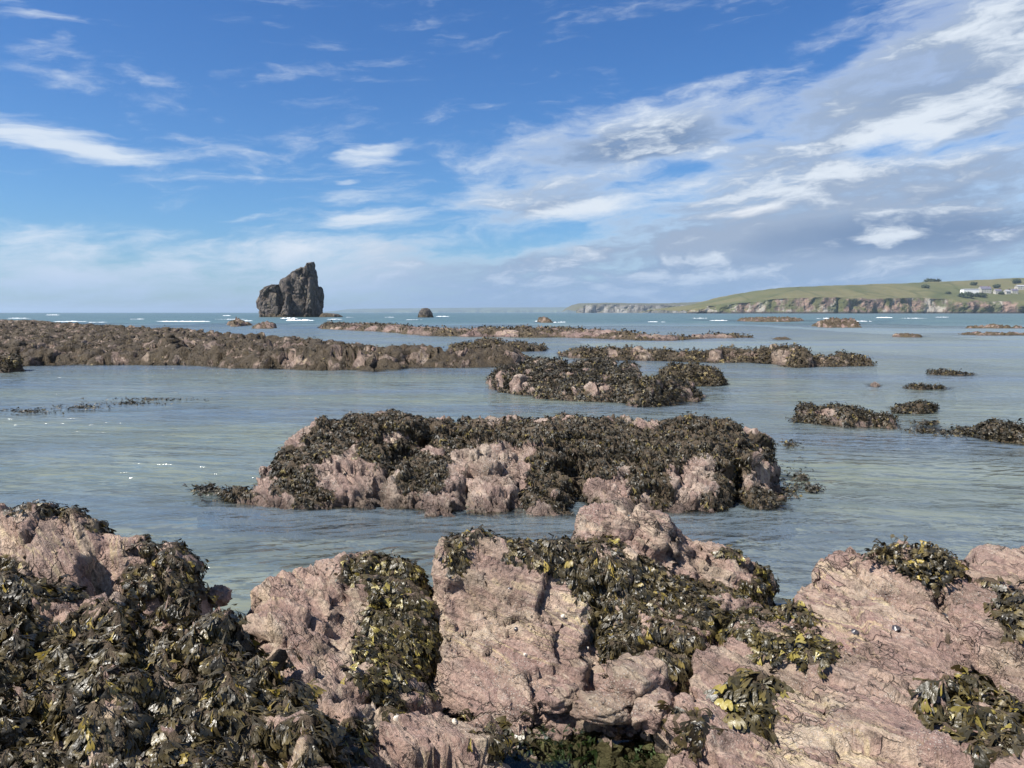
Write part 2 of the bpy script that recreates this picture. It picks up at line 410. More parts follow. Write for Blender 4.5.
def blades(name, P, N, L, mat, level, label, cat, kind, group, lift, droop, spread, wid, tw, hang, rg, parent=None, up=0.0, heading=None):
    n = len(P)
    g = np.array([0, 0, -1.0])
    T = g-(N@g)[:, None]*N
    steep = np.linalg.norm(T, axis=1, keepdims=True)
    flow = np.stack([fbm(P, 3.0, 2, 91), fbm(P, 3.0, 2, 92), fbm(P, 3.0, 2, 93)], -1)*1.6
    rnd = rg.normal(size=(n, 3))*.55*spread
    T = T*(2.2 if hang else .2)+flow*.8+rnd
    if heading is not None: T = T+heading
    T -= (T*N).sum(1, keepdims=True)*N; T += N*(up+rg.uniform(-.04, .14, (n, 1)))
    T /= np.linalg.norm(T, axis=1, keepdims=True)+1e-9
    B = np.cross(N, T); B /= np.linalg.norm(B, axis=1, keepdims=True)+1e-9
    NN = np.cross(T, B)
    a = rg.normal(size=n)*tw*.6
    ca, sa = np.cos(a)[:, None], np.sin(a)[:, None]
    B2 = B*ca+NN*sa; N2 = NN*ca-B*sa
    tv, tf = TPL[level]
    l = L*np.clip(np.exp(rg.normal(size=n)*.28), .5, 1.4)
    al, ac = tv[:, 0], tv[:, 1]
    k = rg.uniform(.5, 1.5, n)[:, None]; ph = rg.uniform(0, 6.28, n)[:, None]
    side = rg.normal(size=n)[:, None]*.22
    A = al[None]*l[:, None]; C = (ac[None]*wid*rg.uniform(.7, 1.35, n)[:, None]+side*al[None]**2)*l[:, None]
    hgt = l[:, None]*(lift*k*np.sin(al[None]*2.4)+.045*np.sin(al[None]*9+ph)+.12*(ac[None]**2)*4*np.sin(ph)) + .012*l[:, None]/.1*rg.uniform(0, 1.2, n)[:, None]
    dr = droop*rg.uniform(.3, 1.2, n)[:, None]*l[:, None]*al[None]**2
    Vv = P[:, None]+T[:, None]*A[..., None]+B2[:, None]*C[..., None]+(N2*.5+N*.6)[:, None]*hgt[..., None]
    Vv[..., 2] -= dr*.6*np.clip(1.3-steep, .25, 1)
    tint = np.repeat(rg.uniform(0, 1, n), len(tv)); along = np.tile(al, n)
    fc = (tf[None]+(np.arange(n)*len(tv))[:, None, None]).reshape(-1, 4)
    o = mesh_obj(name, Vv.reshape(-1, 3), fc, M[mat], parent=parent, attrs={'tint': tint, 'along': along})
    tag(o, label, cat, group, kind)
    return o

# ================================================================== FOREGROUND ROCKS
AL = [(-20,640,90,50),(60,645,100,50),(150,650,80,36),(245,660,70,45,35),(60,720,120,60),(260,720,80,50),(300,690,60,60,50),(190,690,70,30),(30,590,60,25),(150,610,70,20),(330,760,40,60),(230,625,50,22),(0,768,120,60),(-100,650,120,90),(200,755,90,25),(110,620,70,25)]
rA = rock('weedy_boulder', 'broad near boulder at bottom left almost buried under glistening dark wrack',
    [G(215,3.12,.7),G(250,3.0,.7),(G(285,2.86,.7)),G(325,2.66,.6),G(356,2.38,.6),G(372,2.0,.6),G(385,1.4,.6),G(250,1.0,.5),G(-500,1.0,.5),G(-700,2.4,.7),G(-300,3.2,.8),G(0,3.28,.8),G(110,3.25,.8)],
    [V(0,575,3.05),V(60,590,3.05),V(130,600,3.08),V(205,607,3.0),V(230,613,2.93),V(265,628,2.82),V(290,648,2.72),V(315,675,2.58),V(335,710,2.43),V(345,740,2.3),V(100,650,2.62),V(0,650,2.62),V(200,660,2.62),V(250,700,2.38),V(150,720,2.28),V(150,768,2.02),V(0,768,2.0),V(280,768,2.1),V(340,768,2.15),V(60,620,2.85),
     G(100,1.4,.6),G(-400,1.5,.7),G(-400,2.6,.85),G(300,1.4,.5)],
    base=.0, edge=.2, blobs=AL, rough=.9, blk=.26, seed=2, wf=6, strike=(.5,.8), dents=[(V(140,748,2.15),.06,.12),(V(30,700,2.3),.2,.06)])
fronds('rock_weed', rA, 9500, .048, 'weed', 2, 'dense dark glossy wrack carpeting the broad boulder at bottom left', seed=1, lift=.12, droop=.5, wid=1.0, tw=.55)
fronds('rock_weed', rA, 260, .095, 'weed', 2, 'longer wrack fronds hanging over the right flank of the bottom left boulder', seed=2, region=lambda P: ((proj(P)[0] > 170) & (proj(P)[0] < 360))*1.0, droop=.8, wid=.7, lift=.25)

BL = [(55,507,60,9),(110,526,30,9),(165,553,50,22,35),(192,588,25,25),(150,585,36,22),(5,562,22,8)]
rB = rock('ledge_boulder', 'pale ledge rock rising at the left edge with a shadowed hollow in its front',
    [G(-300,3.3,.8),G(-60,3.25,.8),G(60,3.25,.8),G(135,3.3,.7),G(190,3.38,.6),G(212,3.5,.5),G(207,3.75,.5),G(170,4.0,.6),G(60,4.3,.8),G(-100,4.4,.8),G(-350,4.0,.8)],
    [V(-60,520,3.6),V(0,516,3.62),V(50,507,3.7),V(85,518,3.72),V(110,532,3.7),V(155,547,3.65),V(185,572,3.6),V(203,598,3.5),V(0,560,3.36),V(60,572,3.35),V(150,575,3.45),V(190,600,3.42),G(0,4.1,.85),G(120,4.0,.6),G(-250,3.6,1.0)],
    base=-.35, edge=.16, blobs=BL, rough=.65, blk=.36, seed=5, dents=[(V(112,568,3.42),.085,.42),(V(95,552,3.5),.06,.2)], mat='rock')
fronds('rock_weed', rB, 6200, .039, 'weed', 2, 'dark wrack along the crest and right shoulder of the left edge ledge rock', seed=3, lift=.22, wid=1.0)

CL = [(395,574,52,34),(400,620,48,45),(400,665,45,30,20),(440,685,25,14),(355,570,20,16),(495,715,40,24,30),(500,745,36,20),(350,735,20,30),(470,700,20,14),(375,690,40,14,30),(425,655,30,30)]
rC = rock('sloping_rock', 'rounded pale pink rock left of the central slab with weed mass on its right',
    [G(228,3.5,.4),G(232,3.85,.4),G(262,4.1,.5),G(310,4.3,.5),G(350,4.4,.5),G(436,4.35,.5),G(443,3.9,.4),G(432,3.5,.3),G(470,3.3,.2),G(520,2.95,.2),G(520,2.2,.2),G(330,2.0,.2),G(315,2.6,.4),G(260,3.1,.4)],
    [V(238,600,3.75),V(262,578,3.95),V(300,568,4.1),V(350,560,4.2),V(430,570,4.1),V(420,650,3.6),V(300,640,3.4),V(350,610,3.75),V(350,700,2.95),V(440,700,3.2),V(400,768,2.75),V(350,768,2.6),V(500,768,2.8),V(490,710,3.25),V(280,620,3.5),V(410,600,3.9),V(380,650,3.5),V(300,680,3.05)],
    res=.012, base=-.1, edge=.2, blobs=CL, rough=.6, blk=.4, seed=9, strike=(.3,.9), cracks=[([V(350,560,4.2),V(345,600,3.8),V(330,640,3.4)],.03,.05),([V(330,690,3.0),V(400,700,3.1),V(460,690,3.3)],.04,.07)])
fronds('rock_weed', rC, 7200, .043, 'weed_olive', 2, 'dark brown wrack mass in the gap between the rounded pink rock and the central slab', seed=4, lift=.2, droop=.6, wid=1.0)

DL = [(455,548,13,28),(495,529,46,10),(560,534,60,12),(545,550,50,20,20),(600,570,60,32,25),(650,590,55,36,20),(620,640,30,44),(680,640,34,60),(570,545,60,14,10),(655,680,22,30),(690,610,40,40),(605,600,20,40)]
rD = rock('central_slab', 'steep pink slab face at the centre with wrack draped over its top right shoulder',
    [G(436,3.42,.2),G(426,3.8,.3),G(424,4.1,.5),G(442,4.35,.7),G(600,4.5,.6),G(700,4.45,.5),G(765,4.35,.3),G(742,4.0,.4),G(705,3.6,.3),G(672,3.2,.2),G(600,3.3,.2),G(500,3.28,.2)],
    [V(432,578,4.0),V(450,540,4.1),V(480,531,4.15),V(550,538,4.2),V(600,548,4.2),G(450,4.3,.6),G(500,4.42,.5),G(580,4.5,.45),G(680,4.4,.4),V(432,650,3.65),V(445,690,3.45),V(510,600,3.9),V(510,650,3.65),V(510,690,3.4),V(590,600,3.92),V(590,680,3.45),V(655,600,3.95),V(650,563,4.2),V(700,600,4.0),V(690,640,3.7),V(640,645,3.62),V(655,690,3.35),V(530,570,4.05),V(470,570,4.04),V(460,620,3.82),V(740,600,4.25)],
    res=.012, base=-.1, edge=.1, blobs=DL, rough=.42, blk=.5, seed=12, mat='rock_v', strike=(.6,.3), zc=2.2, lam=.3,
    cracks=[([V(600,585,4.0),V(598,640,3.7),V(590,690,3.4)],.035,.12),([V(430,630,3.75),V(500,628,3.78),V(560,620,3.8)],.012,.03),([V(620,650,3.6),V(660,640,3.7)],.03,.1),([V(480,560,4.05),V(490,590,3.95)],.02,.03)])
fronds('rock_weed', rD, 8000, .045, 'weed', 2, 'thick dark wrack draped over the top and right side of the central slab', seed=5, lift=.2, droop=.8, spread=.8, wid=1.0, maxn=22000)

FL = [(765,575,14,26,20),(600,545,30,10),(735,552,25,6),(700,590,60,16,10),(740,600,60,20)]
rF = rock('peaked_rock', 'bare pink peaked rock standing behind the weed of the central slab',
    [G(570,4.5,.5),G(573,4.85,.6),G(600,5.1,.6),G(700,5.1,.4),G(768,4.9,.3),G(772,4.5,.2),G(745,4.2,.3),G(690,4.1,.3),G(610,4.2,.4)],
    [V(577,532,4.6),V(583,517,4.66),V(597,509,4.7),V(625,506,4.75),V(655,511,4.75),V(672,522,4.72),V(682,537,4.7),V(710,549,4.7),V(740,555,4.7),V(753,568,4.65),V(620,540,4.5),V(640,560,4.4),V(700,590,4.4),V(745,600,4.42),V(720,570,4.52),G(620,5.05,.45),G(700,5.0,.3)],
    base=-.4, edge=.09, blobs=FL, rough=.6, blk=.3, seed=15, mat='rock_v', strike=(.6,.8),
    cracks=[([V(672,522,4.75),V(665,550,4.5),V(655,570,4.4)],.02,.07),([V(700,545,4.7),V(698,580,4.45)],.02,.08)])
fronds('rock_weed', rF, 5200, .045, 'weed_olive', 2, 'olive brown wrack at the foot and right end of the bare peaked rock', seed=6, lift=.2, wid=1.1)

GL = [(895,558,18,10),(925,568,34,15,10),(1015,612,22,34),(740,612,56,14,-5),(800,612,34,12),(775,640,44,20,15),(810,650,36,16,10),(705,628,30,14),(755,705,34,34,0),(745,690,22,20),(690,728,20,24,-20),(965,700,36,30,0),(1012,712,24,24),(948,637,4,9),(1000,745,30,16),(975,745,18,14),(930,690,14,12),(985,582,14,5)]
rG = rock('foliated_slab', 'large pink and cream streaked slab filling the lower right corner',
    [G(640,2.2,.2),G(645,2.85,.2),G(660,3.15,.3),G(688,3.5,.4),G(722,3.85,.4),G(772,4.15,.4),G(800,4.35,.5),G(860,4.5,.6),G(960,4.45,.5),G(1100,4.5,.5),G(1450,4.3,.5),G(1600,3.0,.4),G(1500,1.8,.3),G(900,1.7,.2),G(640,1.8,.2)],
    [V(782,594,4.08),V(805,580,4.12),V(830,567,4.15),V(860,559,4.15),V(905,562,4.15),V(945,580,4.05),V(1000,587,3.95),V(1060,578,4.1),V(850,620,3.72),V(750,650,3.5),V(950,650,3.4),V(705,640,3.58),V(668,700,3.1),V(652,740,2.9),V(750,720,3.02),V(750,768,2.72),V(655,768,2.75),V(850,700,3.03),V(850,768,2.66),V(950,768,2.6),V(950,710,2.92),V(1024,768,2.5),V(1024,650,3.3),V(900,600,3.85),V(1024,710,2.9),
     G(1350,3.5,.55),G(1350,2.5,.35),G(900,1.9,.05),G(700,2.0,.0),V(960,612,3.7)],
    res=.013, base=-.4, edge=.13, blobs=GL, rough=.62, blk=.5, seed=21, mat='rock_g', strike=(.74,.60), lam=.12,
    cracks=[([V(935,580,4.0),V(958,615,3.65),V(985,660,3.3),V(1005,700,3.0)],.022,.09),([V(860,600,3.85),V(900,608,3.8),V(960,612,3.7)],.016,.04),([V(720,665,3.4),V(790,690,3.15),V(830,715,2.98)],.016,.05),([V(860,655,3.4),V(900,690,3.1)],.014,.05),([V(690,680,3.2),V(700,730,2.95),V(710,768,2.7)],.014,.035),([V(770,625,3.7),V(860,650,3.4),V(905,690,3.1)],.02,.045)],
    dents=[(V(930,720,2.9),.12,.04)])
def reg(cx, cy, rx, ry):
    def f(P):
        px, py = proj(P); return ((((px-cx)/rx)**2+((py-cy)/ry)**2) < 1)*1.0
    return f
def clump(src, label, r, dens=2300, L=.1, mat='weed_olive', seed=0, **k):
    return fronds('seaweed_clump', src, dens, L, mat, 2, label, kind=None, group='separate wrack tufts on the right slab', region=reg(*r), seed=seed, **k)
clump(rG, 'dark tuft of wrack on the crest of the right slab against the water', (915,565,62,26), 6500, .048, 'weed', 31, lift=.7, hang=False, up=.5, spread=1.4)
clump(rG, 'wrack tuft hanging in from the right picture edge on the large slab', (1018,612,34,48), 5000, .058, 'weed', 32, lift=.4)
clump(rG, 'flat olive wrack lying across the upper left corner of the right slab', (745,612,75,26), 5200, .048, 'weed_olive', 33)
clump(rG, 'yellowish olive wrack patch just below the upper left corner patch of the right slab', (797,648,62,24), 5200, .05, 'weed_olive', 34)
clump(rG, 'bushy wrack tuft with broad green tips low on the left of the right slab', (757,706,44,44), 4200, .07, 'weed_olive', 35, wid=1.35, droop=.9, spread=.7)
clump(rG, 'small dark wrack tuft at the lower left rim of the right slab', (690,728,28,32), 4600, .055, 'weed', 36)
clump(rG, 'wide fan of long wrack fronds near the lower right corner', (968,704,52,44), 4200, .075, 'weed_olive', 37, wid=1.3, droop=.9, spread=.7)
clump(rG, 'wrack tuft cut by the right picture edge below the wide fan', (1016,725,26,40), 3600, .07, 'weed', 38, wid=1.2)
# ------------------------------------------------ loose stones and shells
def stone(name, label, c, size, seed, mat='rock', group=None, cat='stone', n=28, rough=.16, rz=0):
    th = np.linspace(0, 2*np.pi, n*2, endpoint=False); ph = np.linspace(-np.pi/2, np.pi/2, n)
    TH, PH = np.meshgrid(th, ph); d = np.stack([np.cos(PH)*np.cos(TH), np.cos(PH)*np.sin(TH), np.sin(PH)], -1)
    e = np.sign(d)*np.abs(d)**.8
    q = d*1.3+seed*3.1; f1, f2, cid = worley(q*1.5, seed)
    fa = facets(q*1.2, seed, 1.3)[2]; fb_ = facets(q*3.1, seed+1, 1.2)[2]
    r_ = 1+fa*rough*1.3+fb_*rough*.45+fbm(q, 1.6, 4, seed)*rough*.6
    P = e*r_[..., None]*np.array(size); ca, sa = math.cos(rz), math.sin(rz)
    P = np.stack([P[..., 0]*ca-P[..., 1]*sa, P[..., 0]*sa+P[..., 1]*ca, P[..., 2]], -1)
    idx = np.arange(n*2*n).reshape(n, n*2); nx = np.roll(idx, -1, 1)
    fc = np.stack([idx[:-1], nx[:-1], nx[1:], idx[1:]], -1).reshape(-1, 4)
    o = mesh_obj(name, P.reshape(-1, 3), fc, M[mat], attrs={'weed': np.zeros(P.shape[0]*P.shape[1])})
    o.location = c; tag(o, label, cat, group)
    return o
stone('loose_stone', 'largest pale pink stone wedged between the central slab and the right slab', V(640,680,3.3), (.13,.12,.085), 3, rz=.5)
stone('loose_stone', 'grey pink stone directly below the largest wedged stone in the centre gully', V(655,712,3.12), (.10,.09,.07), 5, rz=1.1)
stone('loose_stone', 'rounded stone left of the two wedged stones above the green pool', V(603,708,3.2), (.13,.09,.055), 8, rz=-.3)
stone('loose_stone', 'angular stone at the very foot of the central slab', V(560,698,3.3), (.11,.07,.05), 13, rz=.2)
stone('loose_stone', 'small stone sitting in the gap of water behind the bottom left boulder', V(218,597,3.75), (.06,.07,.05), 17)
stone('loose_stone', 'bare pink block half sunk in wrack near the bottom of the left boulder', V(128,742,2.2), (.055,.05,.04), 19, rz=.6)
def hit(rs, px, py):
    best = None
    for r in (rs if isinstance(rs, list) else [rs]):
        qx, qy = proj(r.P); d2 = (qx-px)**2+(qy-py)**2
        d2 = np.where(r.keep & (d2 < 36), r.P[..., 1]+d2*.002, 1e9); i = np.unravel_index(np.argmin(d2), d2.shape)
        if d2[i] < 1e8 and (best is None or d2[i] < best[0]): best = (d2[i], r.P[i], r.N[i])
    return best
M['shell'] = simple('shell_cream', (.62, .55, .45), .35, .5, .2, 60)
M['shell_dark'] = simple('shell_dark', (.05, .045, .05), .3, .5, .5, 90)
def shell(px, py, rs, s, mat, name, label, group, seed):
    h = hit(rs, px, py)
    if h is None: return
    P, N = h[1], h[2]; T = np.cross(N, [.3, .2, 1.0]); T /= np.linalg.norm(T); B = np.cross(N, T)
    V_, n = [], 14
    rows = 9
    spiral = name == 'sea_snail'
    for k in range(rows+1):
        t = k/rows
        rr = (math.sin(math.pi*min(1, t*.5+.28))*.9*(1-t)**.45 if spiral else (1-t)**.8)*(1+(.10*math.sin(t*22) if spiral else 0))
        for j in range(n):
            a = 2*math.pi*j/n; q = rr*(1+(.07*(j % 2) if not spiral else 0))
            off = .25*math.sin(t*3) if spiral else 0
            V_.append(P+s*(T*(q*math.cos(a)+off)+B*q*math.sin(a)*.9+N*(t*(1.25 if spiral else .62)-.1)))
    fc = [(k*n+j, k*n+(j+1) % n, (k+1)*n+(j+1) % n, (k+1)*n+j) for k in range(rows) for j in range(n)]
    tag(mesh_obj(name, V_, fc, M[mat]), label, 'shell', group)
shell(563, 617, [rD], .017, 'shell', 'sea_snail', 'largest pale sea snail on the right half of the central slab face', 'shells on the central slab', 1)
shell(526, 655, [rD], .013, 'shell', 'sea_snail', 'small pale sea snail low in the middle of the central slab', 'shells on the central slab', 2)
shell(586, 648, [rD], .012, 'shell', 'sea_snail', 'pale sea snail at the lower right edge of the central slab', 'shells on the central slab', 3)
shell(509, 587, [rD], .011, 'shell_dark', 'limpet', 'dark limpet near the upper middle of the central slab', 'shells on the central slab', 4)
shell(516, 629, [rD], .013, 'shell_dark', 'limpet', 'dark limpet at the centre of the central slab above the pale snail', 'shells on the central slab', 5)
shell(895, 626, [rG], .024, 'shell_dark', 'limpet', 'dark limpet with a shadow alone on the upper middle of the right slab', 'shells on the right slab', 6)
shell(932, 592, [rG], .022, 'shell', 'limpet', 'pale limpet under the dark tuft on the crest of the right slab', 'shells on the right slab', 7)
shell(949, 613, [rG], .020, 'shell', 'limpet', 'pale limpet right of the dark one near the cleft of the right slab', 'shells on the right slab', 8)
shell(857, 629, [rG], .018, 'shell_dark', 'limpet', 'dark limpet left of the solitary one on the right slab', 'shells on the right slab', 9)
shell(1014, 635, [rG], .020, 'shell', 'limpet', 'white limpet beside the wrack tuft at the right picture edge', 'shells on the right slab', 10)
shell(455, 720, [rC], .016, 'shell', 'sea_snail', 'pale sea snail at the foot of the sloping pink rock', 'shells in the centre gully', 11)
shell(395, 718, [rC], .015, 'shell', 'limpet', 'pale limpet low on the sloping pink rock left of the snail', 'shells in the centre gully', 12)

# ================================================================== MIDDLE REEF
ML = [(225,492,34,10),(296,480,34,24,-30),(325,440,26,20),(348,424,44,22),(400,420,50,16),(380,450,26,16),(310,495,26,14),(285,462,20,20),(420,470,34,24,-20),(405,455,24,20),(455,432,60,18),(520,430,46,14),(575,422,50,14),(600,448,52,36),(560,470,34,34),(620,430,40,14),(690,438,60,22),(650,455,34,24),(570,500,34,20),(735,455,30,36),(740,500,40,16),(700,424,60,22),(750,440,24,12),(640,475,14,30),(660,490,14,24),(770,450,12,14),(530,500,10,12)]
rM = rock('middle_reef', 'long pink reef capped with wrack standing in the calm water at the centre',
    [V(200,494,7.75),V(230,500,7.55),V(255,506,7.45),V(300,509,7.35),V(350,509,7.35),V(400,512,7.3),V(480,517,7.15),V(560,517,7.15),V(640,514,7.2),V(700,515,7.2),V(770,513,7.2),V(785,500,7.5),G(785,8.2,0),G(770,9.0,0),G(700,9.5,0),G(600,9.7,0),G(480,9.7,0),G(380,9.6,0),G(310,9.1,0),G(260,8.5,0),G(215,8.1,0)],
    [V(205,492,7.8),V(232,487,7.9),V(262,483,8.0),V(282,468,8.1),V(300,449,8.25),V(318,434,8.35),V(345,419,8.5),V(375,415,8.6),V(405,418,8.6),V(425,428,8.5),V(460,427,8.5),V(520,428,8.5),V(575,420,8.5),V(605,421,8.5),V(640,428,8.5),V(690,420,8.5),V(722,424,8.5),V(747,435,8.4),V(766,450,8.3),V(777,470,8.1),
     V(300,480,7.75),V(350,470,7.8),V(350,495,7.5),V(420,490,7.55),V(420,455,8.0),V(500,480,7.65),V(500,450,8.0),V(560,490,7.5),V(600,470,7.7),V(640,480,7.55),V(640,500,7.35),V(700,480,7.55),V(700,500,7.35),V(740,490,7.45),V(740,460,7.85),V(760,485,7.6),
     G(350,9.2,.6),G(450,9.3,.5),G(600,9.3,.5),G(720,9.1,.45),V(260,495,7.6)],
    res=.02, base=-.4, edge=.3, blobs=ML, rough=.95, blk=.42, seed=33, mat='rock_mid', strike=(.5,.86), lam=.2, wf=4, edge_noise=.11,
    cracks=[([G(592,7.0),G(585,7.5),G(575,8.0)],.10,.5),([G(748,7.0),G(742,7.5),G(735,7.9)],.10,.5),([G(372,7.2),G(390,7.9),G(430,8.4)],.09,.35),([G(455,7.2),G(462,7.7)],.07,.25),([G(525,7.2),G(520,7.6)],.06,.2)], nz=True)
fronds('rock_weed', rM, 5600, .04, 'weed_mid', 1, 'brown wrack capping the long middle reef and hanging in its clefts', seed=41, lift=.4, droop=.5, wid=1.5)
# weed floating just off the reef
def floating(name, label, spots, mat, n, L, seed, group=None):
    rg = np.random.default_rng(seed); P = []
    for (px, py, rx, ry) in spots:
        for k in range(n):
            a, r_ = rg.uniform(0, 6.28), abs(rg.normal())*.6
            x, y = px+math.cos(a)*rx*r_, py+math.sin(a)*ry*r_
            P.append(V(x, y, H/float(slope(y))))
    P = np.array(P); P[:, 2] = -.012+rg.uniform(0, .02, len(P)); N = np.tile([0, 0, 1.0], (len(P), 1))
    return blades(name, P, N, L, mat, 2, label, 'seaweed', 'stuff', group, .35, .2, 1.5, 1.0, 1.0, False, rg)
floating('floating_weed', 'loose wrack tips breaking the water off the right end of the middle reef', [(775,470,16,14),(790,492,18,10),(800,478,10,8),(790,445,10,4),(812,490,8,3),(760,505,26,6)], 'weed_mid', 90, .06, 3)
floating('floating_weed', 'thin dark weed trailing from the left toe of the middle reef', [(205,491,12,4),(235,497,20,5)], 'weed_mid', 260, .06, 4)

# ================================================================== REEFS FARTHER OUT
def reef(name, label, prof, z0, mind, mat='rock_far', res=None, weedden=60, L=.16, weedmat='weed_far', seed=1, bump=1.0, weedfrac=.1, group=None, cat='reef', lvl=1, wfreq=1.0, weedkeep=.35):
    pr = np.array(prof, float); X0, X1 = pr[0, 0], pr[-1, 0]
    Dfa = H/slope(pr[:, 2]); Db = (H-z0)/slope(pr[:, 1])
    narrow = Db < Dfa+mind
    Dba = np.where(narrow, Dfa+mind, Db)
    zc = np.where(narrow, H-slope(pr[:, 1])*(Dfa+mind*.55), z0)
    if res is None: res = max(.03, Dfa.min()*.0022)
    ymax = Dba.max()+.3; ymin = Dfa.min()-.3
    xs = [(px-512)/F*D for px in (X0, X1) for D in (ymin, ymax)]
    ry = res*min(3.0, max(1.0, (ymax-ymin)/18))
    def hf(X, Y, full=True):
        p3 = np.stack([X, Y, np.full(X.shape, seed*5.1)], -1)
        sc_ = 1/max(1.2, mind)
        w1 = fbm(p3, sc_*1.6, 4, seed)*mind*.28
        Yw = Y+w1; PX = 512+F*(X+fbm(p3, sc_*2, 3, seed+8)*mind*.12)/np.maximum(Yw*CP+SP*(H-.3), .1)
        df = np.interp(PX, pr[:, 0], Dfa); db = np.interp(PX, pr[:, 0], Dba); zz = np.interp(PX, pr[:, 0], zc)
        s = (Yw-df)/np.maximum(db-df, .05); e1 = np.minimum(.45, .35*mind/np.maximum(db-df, .05))
        f = np.clip(s/e1, 0, 1)**.7*np.clip((1-s)/np.minimum(e1*1.2, .5), 0, 1)**.5
        f = f*np.clip(np.minimum((PX-X0)/6, (X1-PX)/6), 0, 1)**.5
        f = np.where((s < 0) | (s > 1), 0, f)
        n = fbm(p3, .55, 5, seed+3)*.34*bump+ (ridged(p3, 1.1, 3, seed+4)-.6)*.22*bump
        return -.4+(zz+n*np.clip(zz/.5, .35, 1.2)*.7+.4)*f
    x = np.arange(min(xs)-.3, max(xs)+.3, res); y = np.arange(ymin, ymax, ry)
    X, Y = np.meshgrid(x, y); Z = hf(X, Y); keep = Z > -.36
    P = np.stack([X, Y, Z], -1); N = grid_normals(P)
    b = .7*max(1, mind/4); f1, f2, cid = worley((P+np.stack([fbm(P, 1, 3, 1), fbm(P, 1, 3, 2), fbm(P, 1, 3, 3)], -1)*.3)/b, seed)
    d = (cid-.5)*.26*bump-.12*np.exp(-((f2-f1)/.1)**2)*bump+fbm(P, 2.4, 4, seed+9)*.10*bump
    P = P+N*(d*np.clip(np.abs(Z+.4)/.5, 0, 1)*min(1, (zc.max()+.1)/.5))[..., None]
    N = grid_normals(P)
    wm = sstep(-.25, .2, fbm(P, wfreq, 4, seed+21)*.9+weedfrac+(N[..., 2]-.75)*.45)
    v, fc, at = compact(P.reshape(-1, 3), grid_faces(P.shape[0], P.shape[1], keep), {'weed': wm*.9})
    o = mesh_obj(name, v, fc, M[mat], attrs=at); tag(o, label, cat, group)
    if len(v) < 1: print('EMPTY', label)
    FIELDS.append(((min(xs), max(xs), ymin, ymax), hf))
    r = Rock(); r.P, r.N, r.w, r.keep, r.o, r.res = P, N, wm*keep, keep, o, math.sqrt(res*ry)
    if weedden: fronds('rock_weed', r, weedden, L, weedmat, lvl, 'brown weed growing over '+label.split(' ', 1)[1] if False else 'weed covering the '+label, seed=seed+100, lift=.4, hang=False, up=.15, wmin=weedkeep, wid=1.5, spread=1.3, zmin=0)
    return r
reef('reef', 'two humped dark reef right of centre behind the middle reef',
    [(486,384,388),(500,370,394),(520,363,397),(545,363,399),(565,366,401),(590,362,403),(605,357,404),(622,364,405),(640,371,406),(660,374,407),(680,382,406),(692,392,405),(706,401,407)], .5, 2.6, 'rock_mid', seed=51, weedden=900, L=.075, weedmat='weed_mid', lvl=1, weedfrac=.12, wfreq=1.5, bump=.9)
reef('reef', 'smooth brown weed covered hump just behind the two humped reef', [(655,378,386),(672,366,387),(695,362,388),(715,371,388),(732,382,387)], .4, 2.4, seed=52, weedden=500, L=.09, weedfrac=.5, bump=.5)
reef('reef', 'broad low reef platform stretching in from the left edge towards the middle',
    [(-260,322,376),(-100,322,374),(0,323,368),(40,323,366),(100,326,366),(170,330,366),(230,335,368),(300,339,370),(340,342,371),(370,345,373),(395,349,371),(410,350,368),(470,349,368),(515,350,367),(532,357,364),(540,362,364)], .52, 4.5, res=.07, seed=53, weedden=240, L=.10, lvl=1, weedfrac=.2, bump=1.4, wfreq=1.3)
reef('reef', 'small dark rock at the left edge in front of the broad platform', [(-60,352,378),(0,356,373),(14,358,373),(22,367,372)], .6, 2.2, seed=54, weedden=260, L=.11)
reef('reef', 'low weed covered strip just beyond the right end of the broad platform', [(440,349,352),(455,344,353),(500,342,353),(540,345,352),(549,349,352)], .5, 4, seed=55, weedden=60, L=.15, weedfrac=.4, bump=.8)
reef('reef', 'long thin pinkish reef line across the water below the sea stack',
    [(318,326,329),(330,323,330),(380,324,332),(420,327,336),(470,328,337),(520,328,338),(560,327,338),(600,331,339),(650,333,341),(680,336,341),(712,335,339),(752,335,338)], .5, 7, 'rock_dist', seed=56, weedden=16, L=.2, weedfrac=-.05, bump=1.0, lvl=0, wfreq=.3)
reef('reef', 'row of mid distance reefs from the humped reef to the right channel',
    [(556,353,356),(575,350,359),(620,350,361),(660,351,362),(690,352,363),(700,349,363),(720,348,364),(745,352,363),(770,351,364),(785,349,367),(800,350,369),(820,357,367),(832,359,367),(845,356,366),(868,360,366)], .5, 3.6, seed=57, weedden=110, L=.12, weedfrac=.15)
reef('reef', 'far left thin dark reef line at the left edge near the horizon', [(-80,320,326),(0,320,325),(20,320,325),(54,321,324)], .6, 8, 'rock_dist', seed=58, weedden=0, bump=.9)
